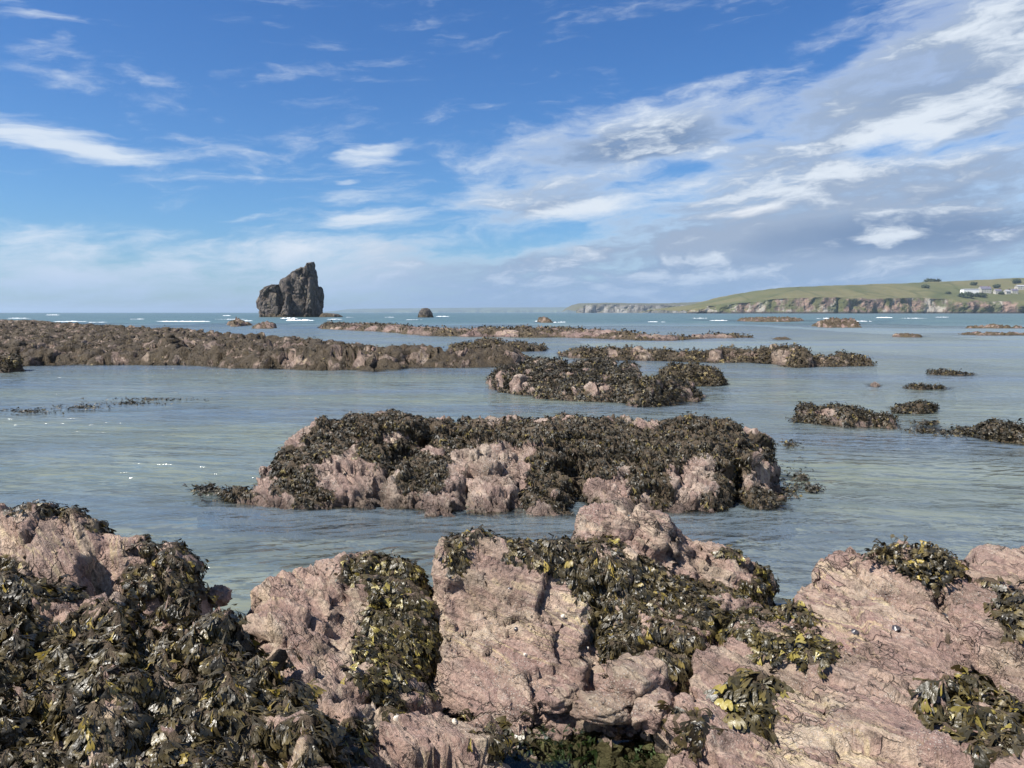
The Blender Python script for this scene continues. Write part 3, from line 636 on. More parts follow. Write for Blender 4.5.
for k, (lab, pf, z) in enumerate([
    ('small flat rock left of the stack in the open water', [(228,323,326),(236,320,327),(246,322,326),(252,324,326)], .6),
    ('small pinkish rock just below the left foot of the sea stack', [(254,326,329),(262,323,329),(272,323,329),(275,327,329)], .6),
    ('wide low brown rock awash right of centre in the far channel', [(813,325,327),(822,321,328),(845,320,328),(862,324,328)], .6),
    ('thin dark ledge awash near the headland end', [(737,319,321),(755,318,322),(790,318,322),(805,320,321)], .5),
    ('small dark rock left of the far channel buoyed by weed', [(768,337,340),(778,338.4,341),(790,339,341)], .4),
    ('tiny rock awash just right of centre with a white break on its left', [(536,320,322),(544,318,323),(552,320,323)], .7),
    ('thin weed line awash at the far right of the channel', [(960,327,328.5),(990,326,329),(1030,326,329)], .4),
    ('thin dark weed strip awash in the right channel', [(895,336,337.5),(910,335,338),(930,337,338)], .35),
    ('longer weed strip awash near the right edge', [(960,333,335),(985,332.5,336),(1024,333,336),(1060,334,335)], .35)]):
    reef('awash_rock', lab, pf, z, 6, 'rock_dist', seed=60+k, weedden=0, weedfrac=.15, bump=2.4, cat='rock', group='rocks awash in the open water')
reef('low_rock', 'widest weed topped low rock in the right hand water', [(798,418,421),(805,406,424),(830,404,428),(850,406,431),(870,409,432),(885,412,433),(896,419,433),(902,428,433)], .2, 1.9, 'rock_mid', seed=71, weedden=1100, L=.065, weedmat='weed_mid', weedfrac=.25, bump=.7, cat='rock', wfreq=1.6)
reef('low_rock', 'small weed topped rock touching the right end of the widest low rock', [(888,410,413),(900,406,415),(925,403,415),(940,406,414),(943,412,414)], .2, 1.0, 'rock_mid', seed=72, weedden=1100, L=.065, weedmat='weed_mid', weedfrac=.4, bump=.6, cat='rock')
reef('low_rock', 'weed tangled low rock cut by the right picture edge', [(915,430,432),(935,429,434),(965,431,438),(990,428,443),(1010,427,446),(1040,428,449),(1090,432,450)], .14, 1.0, 'rock_mid', seed=73, weedden=1100, L=.065, weedmat='weed_mid', weedfrac=.35, bump=.6, cat='rock')
reef('low_rock', 'thin weed covered rock alone above the widest low rock', [(900,387,389),(920,385,391),(940,387,391),(955,389,391)], .15, 1.2, 'rock_mid', seed=74, weedden=600, L=.08, weedmat='weed_mid', weedfrac=.5, bump=.6, cat='rock')
reef('low_rock', 'dark sliver of weedy rock farthest up the right hand water', [(925,374,375),(945,370,376),(965,373,377),(978,374,376)], .18, 1.5, 'rock_mid', seed=75, weedden=300, L=.1, weedmat='weed_mid', weedfrac=.5, bump=.6, cat='rock')
reef('low_rock', 'little pinkish rock showing left of the thin weed covered rock', [(864,385,387),(874,381,388),(884,386,387.5)], .15, 1.2, 'rock_mid', seed=76, weedden=0, weedfrac=-.4, bump=.6, cat='rock')
floating('floating_weed', 'scattered dark weed afloat beside the weed tangled rock at right', [(925,432,20,3),(955,434,20,4),(930,424,16,2),(800,421,10,2)], 'weed_mid', 160, .07, 6)
floating('floating_weed', 'faint dark line of drifting weed in the calm water at far left', [(30,412,40,2.5),(80,408,40,2.5),(130,404,40,2),(150,400,50,2)], 'weed_mid', 160, .06, 7)

# ================================================================== SEA STACK
M['stack'] = rock_mat('dark_stack_rock', pink=(.065, .058, .055), mauve=(.024, .023, .025), cream=(.18, .15, .115), grey=(.08, .073, .068), strike=(.96, .1, .06), k=.085, barn=0, yel=.45)
DS = 330.0
def stackmesh(name, label, parts, D, seed, cat, amp=1.0, mat='stack', fis=.5, nz=72, nt=180):
    VV, FF, base = [], [], 0
    for (lev, depth, yo, pw) in parts:       # lev: (py, left px, right px)
        lv = sorted(lev, key=lambda q: -q[0])
        zs = np.array([H-float(slope(q[0]))*D for q in lv]); zs[0] = -2.0
        xl = np.array([(q[1]-512)/F*D for q in lv]); xr = np.array([(q[2]-512)/F*D for q in lv])
        z = np.linspace(zs[0], zs[-1], nz); L_ = np.interp(z, zs, xl)+1.4*amp; R_ = np.interp(z, zs, xr)-.9*amp
        th = np.linspace(0, 2*np.pi, nt, endpoint=False)
        Z, TH = np.meshgrid(z, th, indexing='ij'); cx = ((L_+R_)/2)[:, None]; hw = ((R_-L_)/2)[:, None]
        tp = 1-.25*((Z-zs[0])/(zs[-1]-zs[0]))
        c, s_ = np.cos(TH), np.sin(TH)
        ex = np.sign(c)*np.abs(c)**pw; ey = np.sign(s_)*np.abs(s_)**pw
        P = np.stack([cx+hw*ex, D+yo+depth*tp*ey, Z], -1)
        P[-1, :, 0] = cx[-1]; P[-1, :, 1] = D+yo
        out = np.stack([ex, ey, np.zeros_like(ex)], -1); out /= np.linalg.norm(out, axis=-1, keepdims=True)+1e-9
        q = P*np.array([1, 1, .35]); w = np.stack([fbm(P, .12, 3, seed), fbm(P, .12, 3, seed+1), fbm(P, .12, 3, seed+2)], -1)*2.5
        f1, f2, cid = worley((q+w)/4.2, seed); g1, g2, c2 = worley((P*np.array([1, 1, .6])+w*.5)/1.7, seed+5)
        d = facets((q+w)/4.2, seed, 1.3)[2]*1.3-1.1*fis*np.exp(-((f2-f1)/.13)**2)+(c2-.5)*.5-.3*np.exp(-((g2-g1)/.13)**2)+fbm(P, .35, 4, seed+6)*.5-.2
        d = d*amp; d[-1] = d[-1].mean(); d *= np.clip(hw/3.0, .25, 1)
        P = P+out*d[..., None]; P[..., 2] += fbm(P, .3, 3, seed+8)*.8*amp*np.clip((Z-zs[0])/4, 0, 1)
        P[-1] = P[-1].mean(0)
        idx = np.arange(nz*nt).reshape(nz, nt)+base; nx = np.roll(idx, -1, 1)
        FF.append(np.stack([idx[:-1], nx[:-1], nx[1:], idx[1:]], -1).reshape(-1, 4)); VV.append(P.reshape(-1, 3)); base += nz*nt
    v = np.concatenate(VV); o = mesh_obj(name, v, np.concatenate(FF), M[mat], attrs={'weed': sstep(2.0, .4, v[:, 2]+fbm(v, .3, 3, 4)*1.5)*.8})
    tag(o, label, cat)
    return o
stackmesh('sea_stack', 'tall dark craggy sea stack with a deep cleft standing out of the open sea', [
    ([(320,258,290),(314,259,290),(302,258,290),(296,260,289),(291,261,288),(288,266,287),(285,274,287)], 8, -1.0, .62),
    ([(320,281,322),(316,281,322),(305,284,322),(296,280,322),(288,279,322.5),(283,280,322),(279,284,321.5),(275,290,320.5),(271,296,319),(268,302,317)], 10, 1, .6),
    ([(276,297,318),(271,302,317.5),(267,303,318.5),(264,304,318),(262,306,317.5)], 5.5, 1, .75),
    ([(320,308,323),(310,308,322.5),(296,310,322),(285,312,321.5),(280,314,320)], 5, -6.5, .7),
    ([(320,281,304),(312,284,302),(304,288,300),(296,292,299)], 4, -8.5, .8)], DS, 5, 'sea stack')
stackmesh('stack_ledge', 'low dark ledge running right from the foot of the tall sea stack', [([(320,318,346),(316.5,320,345),(314,322,341),(312.8,324,333)], 4, -2, .8)], DS-6, 9, 'rock', .35, nz=20, nt=90)
stackmesh('sea_stack', 'little dark square topped rock alone in the sea right of the tall stack', [([(321,417,436),(317,417,435),(313,418,434),(310,419,432),(308,421,428)], 4, 0, .7)], 300, 12, 'sea stack', .45, nz=30, nt=100)

# ================================================================== FAR COAST
M['grass_cliff'], t, b = material('coastal_grass_and_cliff')
p = t.pos(); nzv = t.sep(t.geo('True Normal'))[2]
px_ = t.sep(p)
fields = t.noise(t.vm('MULTIPLY', p, (1, .55, 0)), .0065, 2, .4)
g1 = t.mix(t.mr(fields, .42, .58), (.085, .092, .042), (.135, .122, .062))
g1 = t.mix(t.mr(t.noise(p, .05, 5, .65), .35, .7, 0, .7), g1, (.10, .10, .045))
hedge = t.mr(t.vor(t.vm('MULTIPLY', p, (.008, .0045, 0)), 1.0, 'DISTANCE_TO_EDGE'), 0, .035, 1, 0)
g1 = t.mix(t.m('MULTIPLY', hedge, .45), g1, (.04, .055, .022))
stv = t.vm('MULTIPLY', p, (1, 1, .35))
r1 = t.mix(t.mr(t.noise(stv, .09, 6, .7, .5), .38, .64), (.075, .058, .05), (.23, .16, .125))
r1 = t.mix(t.mr(t.noise(t.vm('ADD', stv, (90, 4, 7)), .045, 4, .6), .52, .62, 0, .8), r1, (.30, .28, .235))
r1 = t.mix(t.mr(t.noise(t.vm('ADD', p, (20, 70, 9)), .035, 5, .65), .44, .56, 0, .85), r1, (.075, .085, .035))
r1 = t.mix(t.mr(px_[2], 1.5, 5, 1, 0), r1, (.045, .04, .038))
stp = t.m('ADD', nzv, t.m('MULTIPLY', t.m('SUBTRACT', t.noise(p, .06, 4, .6), .5), .5))
t.put(b.inputs['Base Color'], t.mix(t.mr(stp, .74, .86), r1, g1)); b.inputs['Roughness'].default_value = .95; b.inputs['Specular IOR Level'].default_value = .1
M['pale_cliff'], t, b = material('pale_cliff')
p = t.pos(); nzv = t.sep(t.geo('True Normal'))[2]
r1 = t.mix(t.mr(t.noise(t.vm('MULTIPLY', p, (1, 1, .4)), .03, 6, .7, .4), .4, .62), (.10, .09, .08), (.25, .235, .21))
t.put(b.inputs['Base Color'], t.mix(t.mr(nzv, .6, .8), r1, (.085, .085, .05))); b.inputs['Roughness'].default_value = .95
def coast(name, top, cliff, D0, mat, back, label=None, dx=4.0, seed=1, wig=60, ny=90, cl=45):
    tp = np.array(top, float); cf = np.array(cliff, float)
    X = np.arange((tp[0, 0]-512)/F*D0, (tp[-1, 0]-512)/F*D0, dx)
    s = np.concatenate([np.linspace(-.15, 0, 4)[:-1], np.linspace(0, 1, 26)[:-1], 1+np.linspace(0, 1, ny-28)**1.4*(back-cl)/cl])
    XX, S = np.meshgrid(X, s)
    p = np.stack([XX, np.zeros_like(XX), np.full(XX.shape, seed*9.0)], -1)
    off = fbm(p, 1/260., 5, seed, .6)*wig
    Y = D0+off+S*cl
    zc = H+(312.5-np.interp(512+XX/D0*F, cf[:, 0], cf[:, 1]))/F*D0
    zt = H+(312.5-np.interp(512+XX/D0*F, tp[:, 0], tp[:, 1]))/F*(D0+back*.55)
    P3 = np.stack([XX, Y, S*10], -1)
    prof = np.clip(S, 0, 1); step_ = prof**.8
    zc = zc*(1+.12*fbm(p, 1/90., 4, seed+4))
    Z = np.where(S <= 1, -3+(zc+3)*step_, zc+(zt-zc)*sstep(0, .55, (S-1)/((back-cl)/cl))**.85)
    Z = np.where((S-1)/((back-cl)/cl) > .6, Z-(S-1-.6*(back-cl)/cl)*cl*.03, Z)
    n = (ridged(np.stack([XX, Y, Z*.5], -1), 1/45., 5, seed+7)-.5)*np.sin(np.pi*np.clip(S, 0, 1))**.6*22
    Y = Y+n*1.0
    Z = Z+fbm(P3, 1/50., 4, seed+11)*2.2*sstep(0, .6, S)
    P = np.stack([XX, Y, Z], -1); k = np.ones(P.shape[:2], bool)
    o = mesh_obj(name, P.reshape(-1, 3), grid_faces(*P.shape[:2], k), M[mat], smooth=False)
    tag(o, label, None, None, 'structure'); return P
PH = coast('headland', [(690,310),(712,307),(740,305),(770,299.5),(800,292.5),(830,289),(860,287.5),(900,286),(940,285),(985,284),(1024,282.5),(1150,278),(1400,275)],
      [(690,310.8),(712,306.2),(740,304),(768,300.2),(775,299),(820,297.5),(860,298),(900,298.5),(940,299),(975,300),(1010,301),(1060,300),(1400,300)], 1500, 'grass_cliff', 620, 'grassy headland', seed=3, dx=3.5, cl=14)
coast('far_cliffs', [(576,310),(583,305),(590,303.5),(620,303),(650,303.5),(690,303.5),(720,302.5),(770,300),(900,290)], [(576,311),(583,306),(590,304.6),(650,304.8),(700,305),(760,303),(900,300)], 2900, 'pale_cliff', 900, 'pale far cliffs', seed=8, dx=7, wig=40, cl=18)
M['far_land'] = simple('far_land', (.10, .12, .07), .95, .1, .3, .004)
coast('far_coast', [(322,311.5),(335,309),(380,308.5),(430,308),(500,307.5),(560,307.3),(640,307),(760,306.5),(900,306)], [(322,312),(335,310.8),(500,310),(900,309.5)], 11000, 'far_land', 1800, 'distant coast on the horizon', seed=12, dx=32, wig=200, cl=150)

# houses on the headland, trees and bushes
M['white_wall'] = simple('white_render', (.80, .79, .76), .8, .2, .03, .3)
M['cream_wall'] = simple('cream_render', (.42, .40, .35), .8, .2, .05, .3)
M['slate'] = simple('slate_roof', (.13, .12, .155), .6, .4, .2, .6)
M['grey_roof'] = simple('pale_grey_roof', (.30, .30, .31), .6, .4, .15, .6)
M['window'] = simple('window_glass', (.03, .035, .045), .1, .6, .2, .3)
M['brick'] = simple('chimney_brick', (.25, .12, .09), .9, .2, .2, 2)
def surf(px, py, back_ok=True):
    qx, qy = proj(PH); d = np.hypot(qx-px, qy-py); d = np.where(d < 3.0, PH[..., 1]*1e-3+d, 1e9)
    i = np.unravel_index(np.argmin(d), d.shape); return PH[i].copy()
def boxm(x0, x1, y0, y1, z0, z1):
    v = [(x, y, z) for z in (z0, z1) for y in (y0, y1) for x in (x0, x1)]
    return v, [(0, 1, 5, 4), (1, 3, 7, 5), (3, 2, 6, 7), (2, 0, 4, 6), (4, 5, 7, 6), (0, 2, 3, 1)]
def house(px, py, w, d, h, rh, wall, roof, label, nwin=4, storeys=2, chim=1, rz=0, group='houses on the headland'):
    c = surf(px, py); root = empty('house', tuple(c)); root.rotation_euler[2] = rz; tag(root, label, 'house', group)
    v, f = boxm(-w/2, w/2, -d/2, d/2, -4, h)
    mesh_obj('wall', v, f, M[wall], root, False)
    e = .5; rv = [(-w/2-e, -d/2-e, h-.05), (w/2+e, -d/2-e, h-.05), (w/2+e, d/2+e, h-.05), (-w/2-e, d/2+e, h-.05), (-w/2-e, 0, h+rh), (w/2+e, 0, h+rh)]
    rf = mesh_obj('roof', rv, [(0, 1, 5, 4), (2, 3, 4, 5), (0, 3, 2, 1), (1, 2, 5, 5), (3, 0, 4, 4)][:3], M[roof], root, False)
    for sx in (-1, 1):
        g0, g1_ = sx*w/2, sx*(w/2-.3); ga = (-d/2, h), (d/2, h), (0, h+rh-.15)
        mesh_obj('gable', [(g0, *q) for q in ga]+[(g1_, *q) for q in ga], [(0, 1, 2), (5, 4, 3)], M[wall], root, False)
    for s_ in range(storeys):
        for k in range(nwin):
            x = -w/2+w*(k+.5)/nwin; z = 1.0+s_*h/storeys
            v, f = boxm(x-.7, x+.7, -d/2-.08, -d/2+.1, z, z+1.3); mesh_obj('window', v, f, M['window'], root, False)
    for k in range(chim):
        x = (-1)**k*w*.36; v, f = boxm(x-.7, x+.7, -.6, .6, h+rh*.5, h+rh+1.4); mesh_obj('chimney', v, f, M['brick'], rf, False)
house(969.5, 294.2, 33, 14, 10, 1.6, 'white_wall', 'grey_roof', 'long bright white house nearest the cliff edge', 3, 1, 0)
house(984, 292.5, 22, 14, 7.5, 6, 'cream_wall', 'slate', 'slate roofed house just right of the bright white one', 4, 2, 2)
house(996.5, 293.5, 13, 10, 6, 4, 'cream_wall', 'slate', 'small pale cottage in the middle of the hamlet', 3, 1, 1)
house(1006.5, 294, 11, 10, 5, 4, 'cream_wall', 'grey_roof', 'small pale cottage with grey roof among bushes', 2, 1, 1, .2)
house(1014, 292.5, 13, 10, 5, 4, 'cream_wall', 'slate', 'cream cottage among bushes near the right picture edge', 3, 1, 1)
house(1021, 288.5, 22, 12, 6.5, 3, 'cream_wall', 'grey_roof', 'pale roofed house highest up at the right picture edge', 4, 2, 1)
M['leaf'] = weed_mat('tree_foliage', (.028, .042, .018), (.055, .075, .028), (.10, .12, .04), .1, .7)
M['bark'] = simple('bark', (.10, .08, .06), .9, .2, .3, 2)
def tree(px, py, w, h, label, seed, name='tree', group='trees and bushes on the headland'):
    c = surf(px, py); root = empty(name, tuple(c)); tag(root, label, name, group); rg = np.random.default_rng(seed)
    n = 420; d = rg.normal(size=(n, 3)); d /= np.linalg.norm(d, axis=1, keepdims=True)
    r_ = rg.uniform(.45, 1, (n, 1))**.5*(1+fbm(d, 1.7, 3, seed)[:, None]*.5)
    P = d*r_*np.array([w/2, w/2.2, h*.4])+np.array([0, 0, h*.58])
    o = blades('crown', P, d, w*.16, 'leaf', 1, None, None, None, None, .3, .1, 1.6, 1.8, 1.2, False, rg, parent=root)
    k = 8; v = [(math.cos(a*2*math.pi/k)*q, math.sin(a*2*math.pi/k)*q, z) for z, q in ((-1, w*.05), (h*.35, w*.035), (h*.7, w*.012)) for a in range(k)]
    f = [(i*k+j, i*k+(j+1) % k, (i+1)*k+(j+1) % k, (i+1)*k+j) for i in range(2) for j in range(k)]
    mesh_obj('trunk', v, f, M['bark'], root)
for i, (px, py, w, h, lab, nm) in enumerate([
    (932, 282.5, 30, 4.5, 'wide dark clump of trees on the headland skyline', 'tree'),
    (926, 288.2, 15, 6, 'lone dark tree in the field below the skyline clump', 'tree'),
    (997, 287.5, 13, 8, 'rounded tree above the small middle cottage', 'tree'),
    (974, 285.5, 13, 6, 'low tree behind the long white house', 'tree'),
    (1016, 283.5, 16, 8, 'dark tree above the pale roofed house', 'tree'),
    (1009, 292.0, 9, 6, 'bush between the two pale cottages', 'bush'),
    (1001, 294.6, 10, 5, 'bush at the foot of the small middle cottage', 'bush'),
    (966, 297.5, 26, 8, 'dark bush on the cliff edge below the long white house', 'bush'),
    (980, 297.0, 20, 7, 'dark bush on the cliff edge below the slate roofed house', 'bush'),
    (948, 294.5, 10, 4, 'small bush in the field left of the long white house', 'bush')]):
    tree(px, py, w, h, lab, 40+i, nm)

# ================================================================== GROUND UNDER EVERYTHING
def shore_h(X, Y):
    p3 = np.stack([X, Y, np.full(X.shape, 2.2)], -1)
    edge = 4.1+fbm(p3, .5, 3, 5)*.5
    s = Y-edge
    h = np.where(s < 0, .09+fbm(p3, 1.5, 4, 6)*.10+np.clip(-Y+1.0, 0, 40)*.045, 0)
    h = np.where(s < 0, h, .09-s*.5)
    pool = np.exp(-((X-.32)/.42)**2-((Y-2.75)/.38)**2); h = h-pool*.16
    h = h+(ridged(p3, 3.0, 4, 9)-.6)*.07*(Y > -5)*(s < .6)
    return h
def bed_h(X, Y):
    p3 = np.stack([X, Y, np.full(X.shape, 8.2)], -1)
    return -.28-np.clip(Y-5, 0, 400)*.012+fbm(p3, .35, 4, 15)*.10-np.clip(Y-60, 0, 400)*.01
M['gully'] = rock_mat('gully_floor_rock', pink=(.33, .22, .18), mauve=(.19, .13, .11), cream=(.42, .34, .22), weedcol=(.045, .04, .018), strike=(.3, .9, .2))
x = np.arange(-7, 7, .03); y = np.arange(-2, 5.6, .03); X, Y = np.meshgrid(x, y); Z = shore_h(X, Y)
P = np.stack([X, Y, Z], -1); keep = Z > -.55
P[..., 2] += (worley(P/.09, 4)[2]-.5)*.035
v, fc, at = compact(P.reshape(-1, 3), grid_faces(*Z.shape, keep), {'weed': sstep(-.1, .35, fbm(P, 3, 4, 31)+.05)})
tag(mesh_obj('shore', v, fc, M['gully'], attrs=at), None, None, None, 'structure')
FIELDS.append(((-7, 7, -2, 5.6), lambda X, Y, full=True: shore_h(X, Y)))
# pebbles and grit in the gully: stuff
rg = np.random.default_rng(5); n = 900
px = np.concatenate([rg.uniform(470, 680, 600), rg.uniform(0, 1024, 300)]); D = rg.uniform(2.7, 3.6, n); Xp = (px-512)/F*D*1.02; Zp = shore_h(Xp, D)
ts = np.linspace(0, 2*np.pi, 8, endpoint=False); base = np.array([(math.cos(a)*math.cos(b_), math.sin(a)*math.cos(b_), math.sin(b_)) for b_ in (-1.2, -.5, .1, .6, 1.2) for a in ts])
fb = np.array([(i*8+j, i*8+(j+1) % 8, (i+1)*8+(j+1) % 8, (i+1)*8+j) for i in range(4) for j in range(8)]+[(32, 33, 34, 35), (32, 35, 36, 39), (36, 37, 38, 39)])
sz = np.exp(rg.normal(-3.75, .45, n)); q = base[None]*sz[:, None, None]*rg.uniform(.6, 1.3, (n, 1, 3)); q = q*(1+.18*rg.normal(size=(n, 40, 1)))
q[..., 0] += Xp[:, None]; q[..., 1] += D[:, None]; q[..., 2] += Zp[:, None]+.01
tag(mesh_obj('pebbles', q.reshape(-1, 3), (fb[None]+(np.arange(n)*40)[:, None, None]).reshape(-1, 4), M['rock'], smooth=False), 'small pebbles lying in the gully between the near rocks', 'pebbles', None, 'stuff')
# weed at the foot of the rocks in the gully
rS = Rock(); rS.P = P; rS.N = grid_normals(P); rS.keep = keep; rS.res = .03; rS.w = weed_mask(P, [(495,740,44,26),(570,750,80,24),(640,755,40,20),(470,700,30,14),(330,700,20,40)], 5)
fronds('rock_weed', rS, 1500, .085, 'weed_olive', 2, 'olive wrack on the gully floor left of the green pool', seed=61, region=reg(490,735,60,36))
fronds('pool_weed', rS, 2600, .05, 'weed_green', 1, 'fine green weed under the little pool at the bottom centre', seed=62, region=reg(585,752,85,30), up=.4, zmin=-.2)
pm, t, b = material('pool_water'); b.inputs['Base Color'].default_value = (.02, .03, .02, 1)
mo = t.n['Material Output']; fr = t.new('ShaderNodeFresnel'); fr.inputs[0].default_value = 1.33
nb = t.bump(t.noise(t.pos(), 14, 3), .15, .01); t.put(fr.inputs['Normal'], nb)
gl = t.new('ShaderNodeBsdfGlossy'); gl.inputs['Roughness'].default_value = .03; t.put(gl.inputs['Normal'], nb)
tr = t.new('ShaderNodeBsdfTransparent'); tr.inputs[0].default_value = (.62, .70, .55, 1); mx = t.new('ShaderNodeMixShader')
t.put(mx.inputs[0], fr.outputs[0]); t.put(mx.inputs[1], tr.outputs[0]); t.put(mx.inputs[2], gl.outputs[0]); t.put(mo.inputs['Surface'], mx.outputs[0])
a = np.linspace(0, 2*np.pi, 60, endpoint=False); c0 = V(585, 748, 2.88)
rr = [1, .66, .33]; v = [(c0[0]+math.cos(q)*.5*k, c0[1]+math.sin(q)*.42*k, .085) for k in rr for q in a]+[(c0[0], c0[1], .085)]
f = [(k*60+j, k*60+(j+1) % 60, (k+1)*60+(j+1) % 60, (k+1)*60+j) for k in range(2) for j in range(60)]+[(120+j, 120+j+1, 120+(j+2) % 60, 180) for j in range(0, 60, 2)]
tag(mesh_obj('pool_water', v, f, pm), None, None, None, 'structure')

M['sand'], t, b = material('wet_sand')
p = t.pos(); c = t.mix(t.mr(t.noise(p, .5, 4, .6), .35, .65), (.42, .36, .25), (.26, .21, .14))
dk = t.mr(t.noise(t.vm('MULTIPLY', p, (.35, 1, 1)), .6, 5, .65, .5), .47, .56)
c = t.mix(t.m('MULTIPLY', dk, .85), c, (.055, .045, .03)); t.put(b.inputs['Base Color'], c); b.inputs['Roughness'].default_value = .9
# polar sheets (world centred on the beach) out to the horizon
def polar(rmin, rmax, kr, amain, nmain, nrest):
    r_ = [rmin]
    while r_[-1] < rmax: r_.append(r_[-1]*(1+kr))
    a = np.concatenate([np.linspace(-amain, amain, nmain), np.linspace(amain, 2*math.pi-amain, nrest)[1:]])
    A, Rr = np.meshgrid(a, np.array(r_)); return Rr*np.sin(A), Rr*np.cos(A), Rr
X, Y, Rr = polar(.6, 26000, .05, R(60), 240, 60); Z = np.where(Y > 0, bed_h(X, Y), -.3+np.clip(-Y-2, 0, 60)*.045-np.clip(Rr-400, 0, 100)*.1)
Z = np.where((Y <= 0) & (np.abs(X) > 30), np.minimum(Z, -.3-(np.abs(X)-30)*.02), Z); Z = np.maximum(Z, -14)
tag(mesh_obj('seabed', np.stack([X, Y, Z], -1).reshape(-1, 3), grid_faces(*X.shape, np.ones(X.shape, bool)), M['sand']), None, None, None, 'structure')

# ------------------------------------------------ the sea
X, Y, Rr = polar(1.2, 25000, .0085, R(46), 620, 90)
HF = np.maximum(bed_h(X, Y), -14)
for (x0, x1, y0, y1), hf in FIELDS:
    m = (X > x0-.2) & (X < x1+.2) & (Y > y0-.2) & (Y < y1+.2)
    if m.any():
        hh = hf(X[m], Y[m]); HF[m] = np.maximum(HF[m], hh)
depth = np.clip(-HF, 0, 12)
P = np.stack([X, Y, np.zeros_like(X)], -1)
outer = sstep(45, 130, Y)                                  # beyond the reefs the sea is choppy
def rip(p, f, s, st): return fbm(p*np.array([1/st, 1, 1]), f, 3, s)
cell = Rr*.0085
Z = rip(P, .9, 1, 2.6)*.036*np.clip(1-cell/.5, 0, 1)+rip(P, 2.6, 2, 2.6)*.012*np.clip(1-cell/.17, 0, 1)
Z += rip(P, .22, 3, 2.5)*(.02+.22*outer)*np.clip(1-cell/2.2, 0, 1)
Z += (ridged(P*np.array([.35, 1, 1]), .10, 2, 4)-.5)*.30*outer*np.clip(1-cell/4, 0, 1)
Z *= sstep(.0, .25, depth)*.8+.2
water, t, b = material('sea_water')
t.n.remove(b); mo = t.n['Material Output']; p = t.pos(); dep = t.attr('depth'); far = t.attr('far')
dist = t.vm('LENGTH', p)
pa = t.vm('MULTIPLY', p, (.5, 1, 1))
h1 = t.noise(pa, 2.3, 4, .6, .5); h2 = t.noise(t.vm('MULTIPLY', p, (.62, 1, 1)), 7.5, 3, .55, .3); h3 = t.noise(t.vm('MULTIPLY', p, (.45, 1, 1)), .55, 4, .6, .3); h4 = t.noise(pa, .12, 5, .65)
gust = t.mr(t.noise(t.vm('MULTIPLY', p, (.2, .6, 1)), .35, 4, .6), .38, .62, .35, 1.5)
def train(ang, lam, warp, fq):
    nv = (math.sin(R(ang)), math.cos(R(ang)), 0)
    ph = t.m('ADD', t.m('MULTIPLY', t.vm('DOT_PRODUCT', p, nv), 6.283/lam), t.m('MULTIPLY', t.noise(t.vm('MULTIPLY', p, (.5, 1, 1)), fq, 3, .55), warp))
    sn = t.m('SINE', ph); return t.m('MULTIPLY', t.m('POWER', t.m('ADD', t.m('MULTIPLY', sn, .5), .5), 1.6), t.mr(t.noise(t.vm('ADD', p, (ang, lam, 0)), .55, 3, .6), .38, .62, .15, 1.0))
w1_, w2_, w3_ = train(14, .30, 9, .9), train(-22, .17, 8, 1.6), train(6, .75, 10, .45)
nb = t.bump(t.m('ADD', w1_, t.m('ADD', t.m('MULTIPLY', w2_, .45), t.m('MULTIPLY', w3_, 1.9))), 1.0, .021)
nb = t.bump(h2, t.m('MULTIPLY', .8, gust), .022, nb)
nb = t.bump(h1, t.m('MULTIPLY', 1.0, gust), .12, nb)
nb = t.bump(h3, .8, .36, nb)
nb = t.bump(h4, t.m('MULTIPLY', far, .9), 1.2, nb)
fr = t.new('ShaderNodeFresnel'); fr.inputs[0].default_value = 1.5; t.put(fr.inputs['Normal'], nb)
gl = t.new('ShaderNodeBsdfGlossy'); t.put(gl.inputs['Roughness'], t.mr(dist, 4, 160, .13, .30)); t.put(gl.inputs['Normal'], nb)
tr = t.new('ShaderNodeBsdfTransparent'); t.put(tr.inputs[0], (.78, .86, .80))
df = t.new('ShaderNodeBsdfDiffuse')
body = t.mix(t.mr(t.noise(t.vm('MULTIPLY', p, (.2, 1, 1)), .25, 4), .4, .62), (.225, .27, .235), (.18, .235, .285))
body = t.mix(far, body, t.mix(t.mr(h4, .4, .6), (.05, .10, .115), (.08, .145, .142)))
t.put(df.inputs[0], body)
opa = t.m('SUBTRACT', 1.0, t.m('POWER', 2.718, t.m('MULTIPLY', dep, -2.1)))
m1 = t.new('ShaderNodeMixShader'); t.put(m1.inputs[0], t.m('MULTIPLY', opa, .94)); t.put(m1.inputs[1], tr.outputs[0]); t.put(m1.inputs[2], df.outputs[0])
m2 = t.new('ShaderNodeMixShader'); t.put(m2.inputs[0], t.m('MINIMUM', fr.outputs[0], t.mr(far, 0, 1, .9, .42))); t.put(m2.inputs[1], m1.outputs[0]); t.put(m2.inputs[2], gl.outputs[0])
t.put(mo.inputs['Surface'], m2.outputs[0])
hid = (HF > .25)
tag(mesh_obj('sea', np.stack([X, Y, Z], -1).reshape(-1, 3), grid_faces(*X.shape, ~hid), water, attrs={'depth': depth, 'far': sstep(55, 170, Rr)}), None, None, None, 'structure')

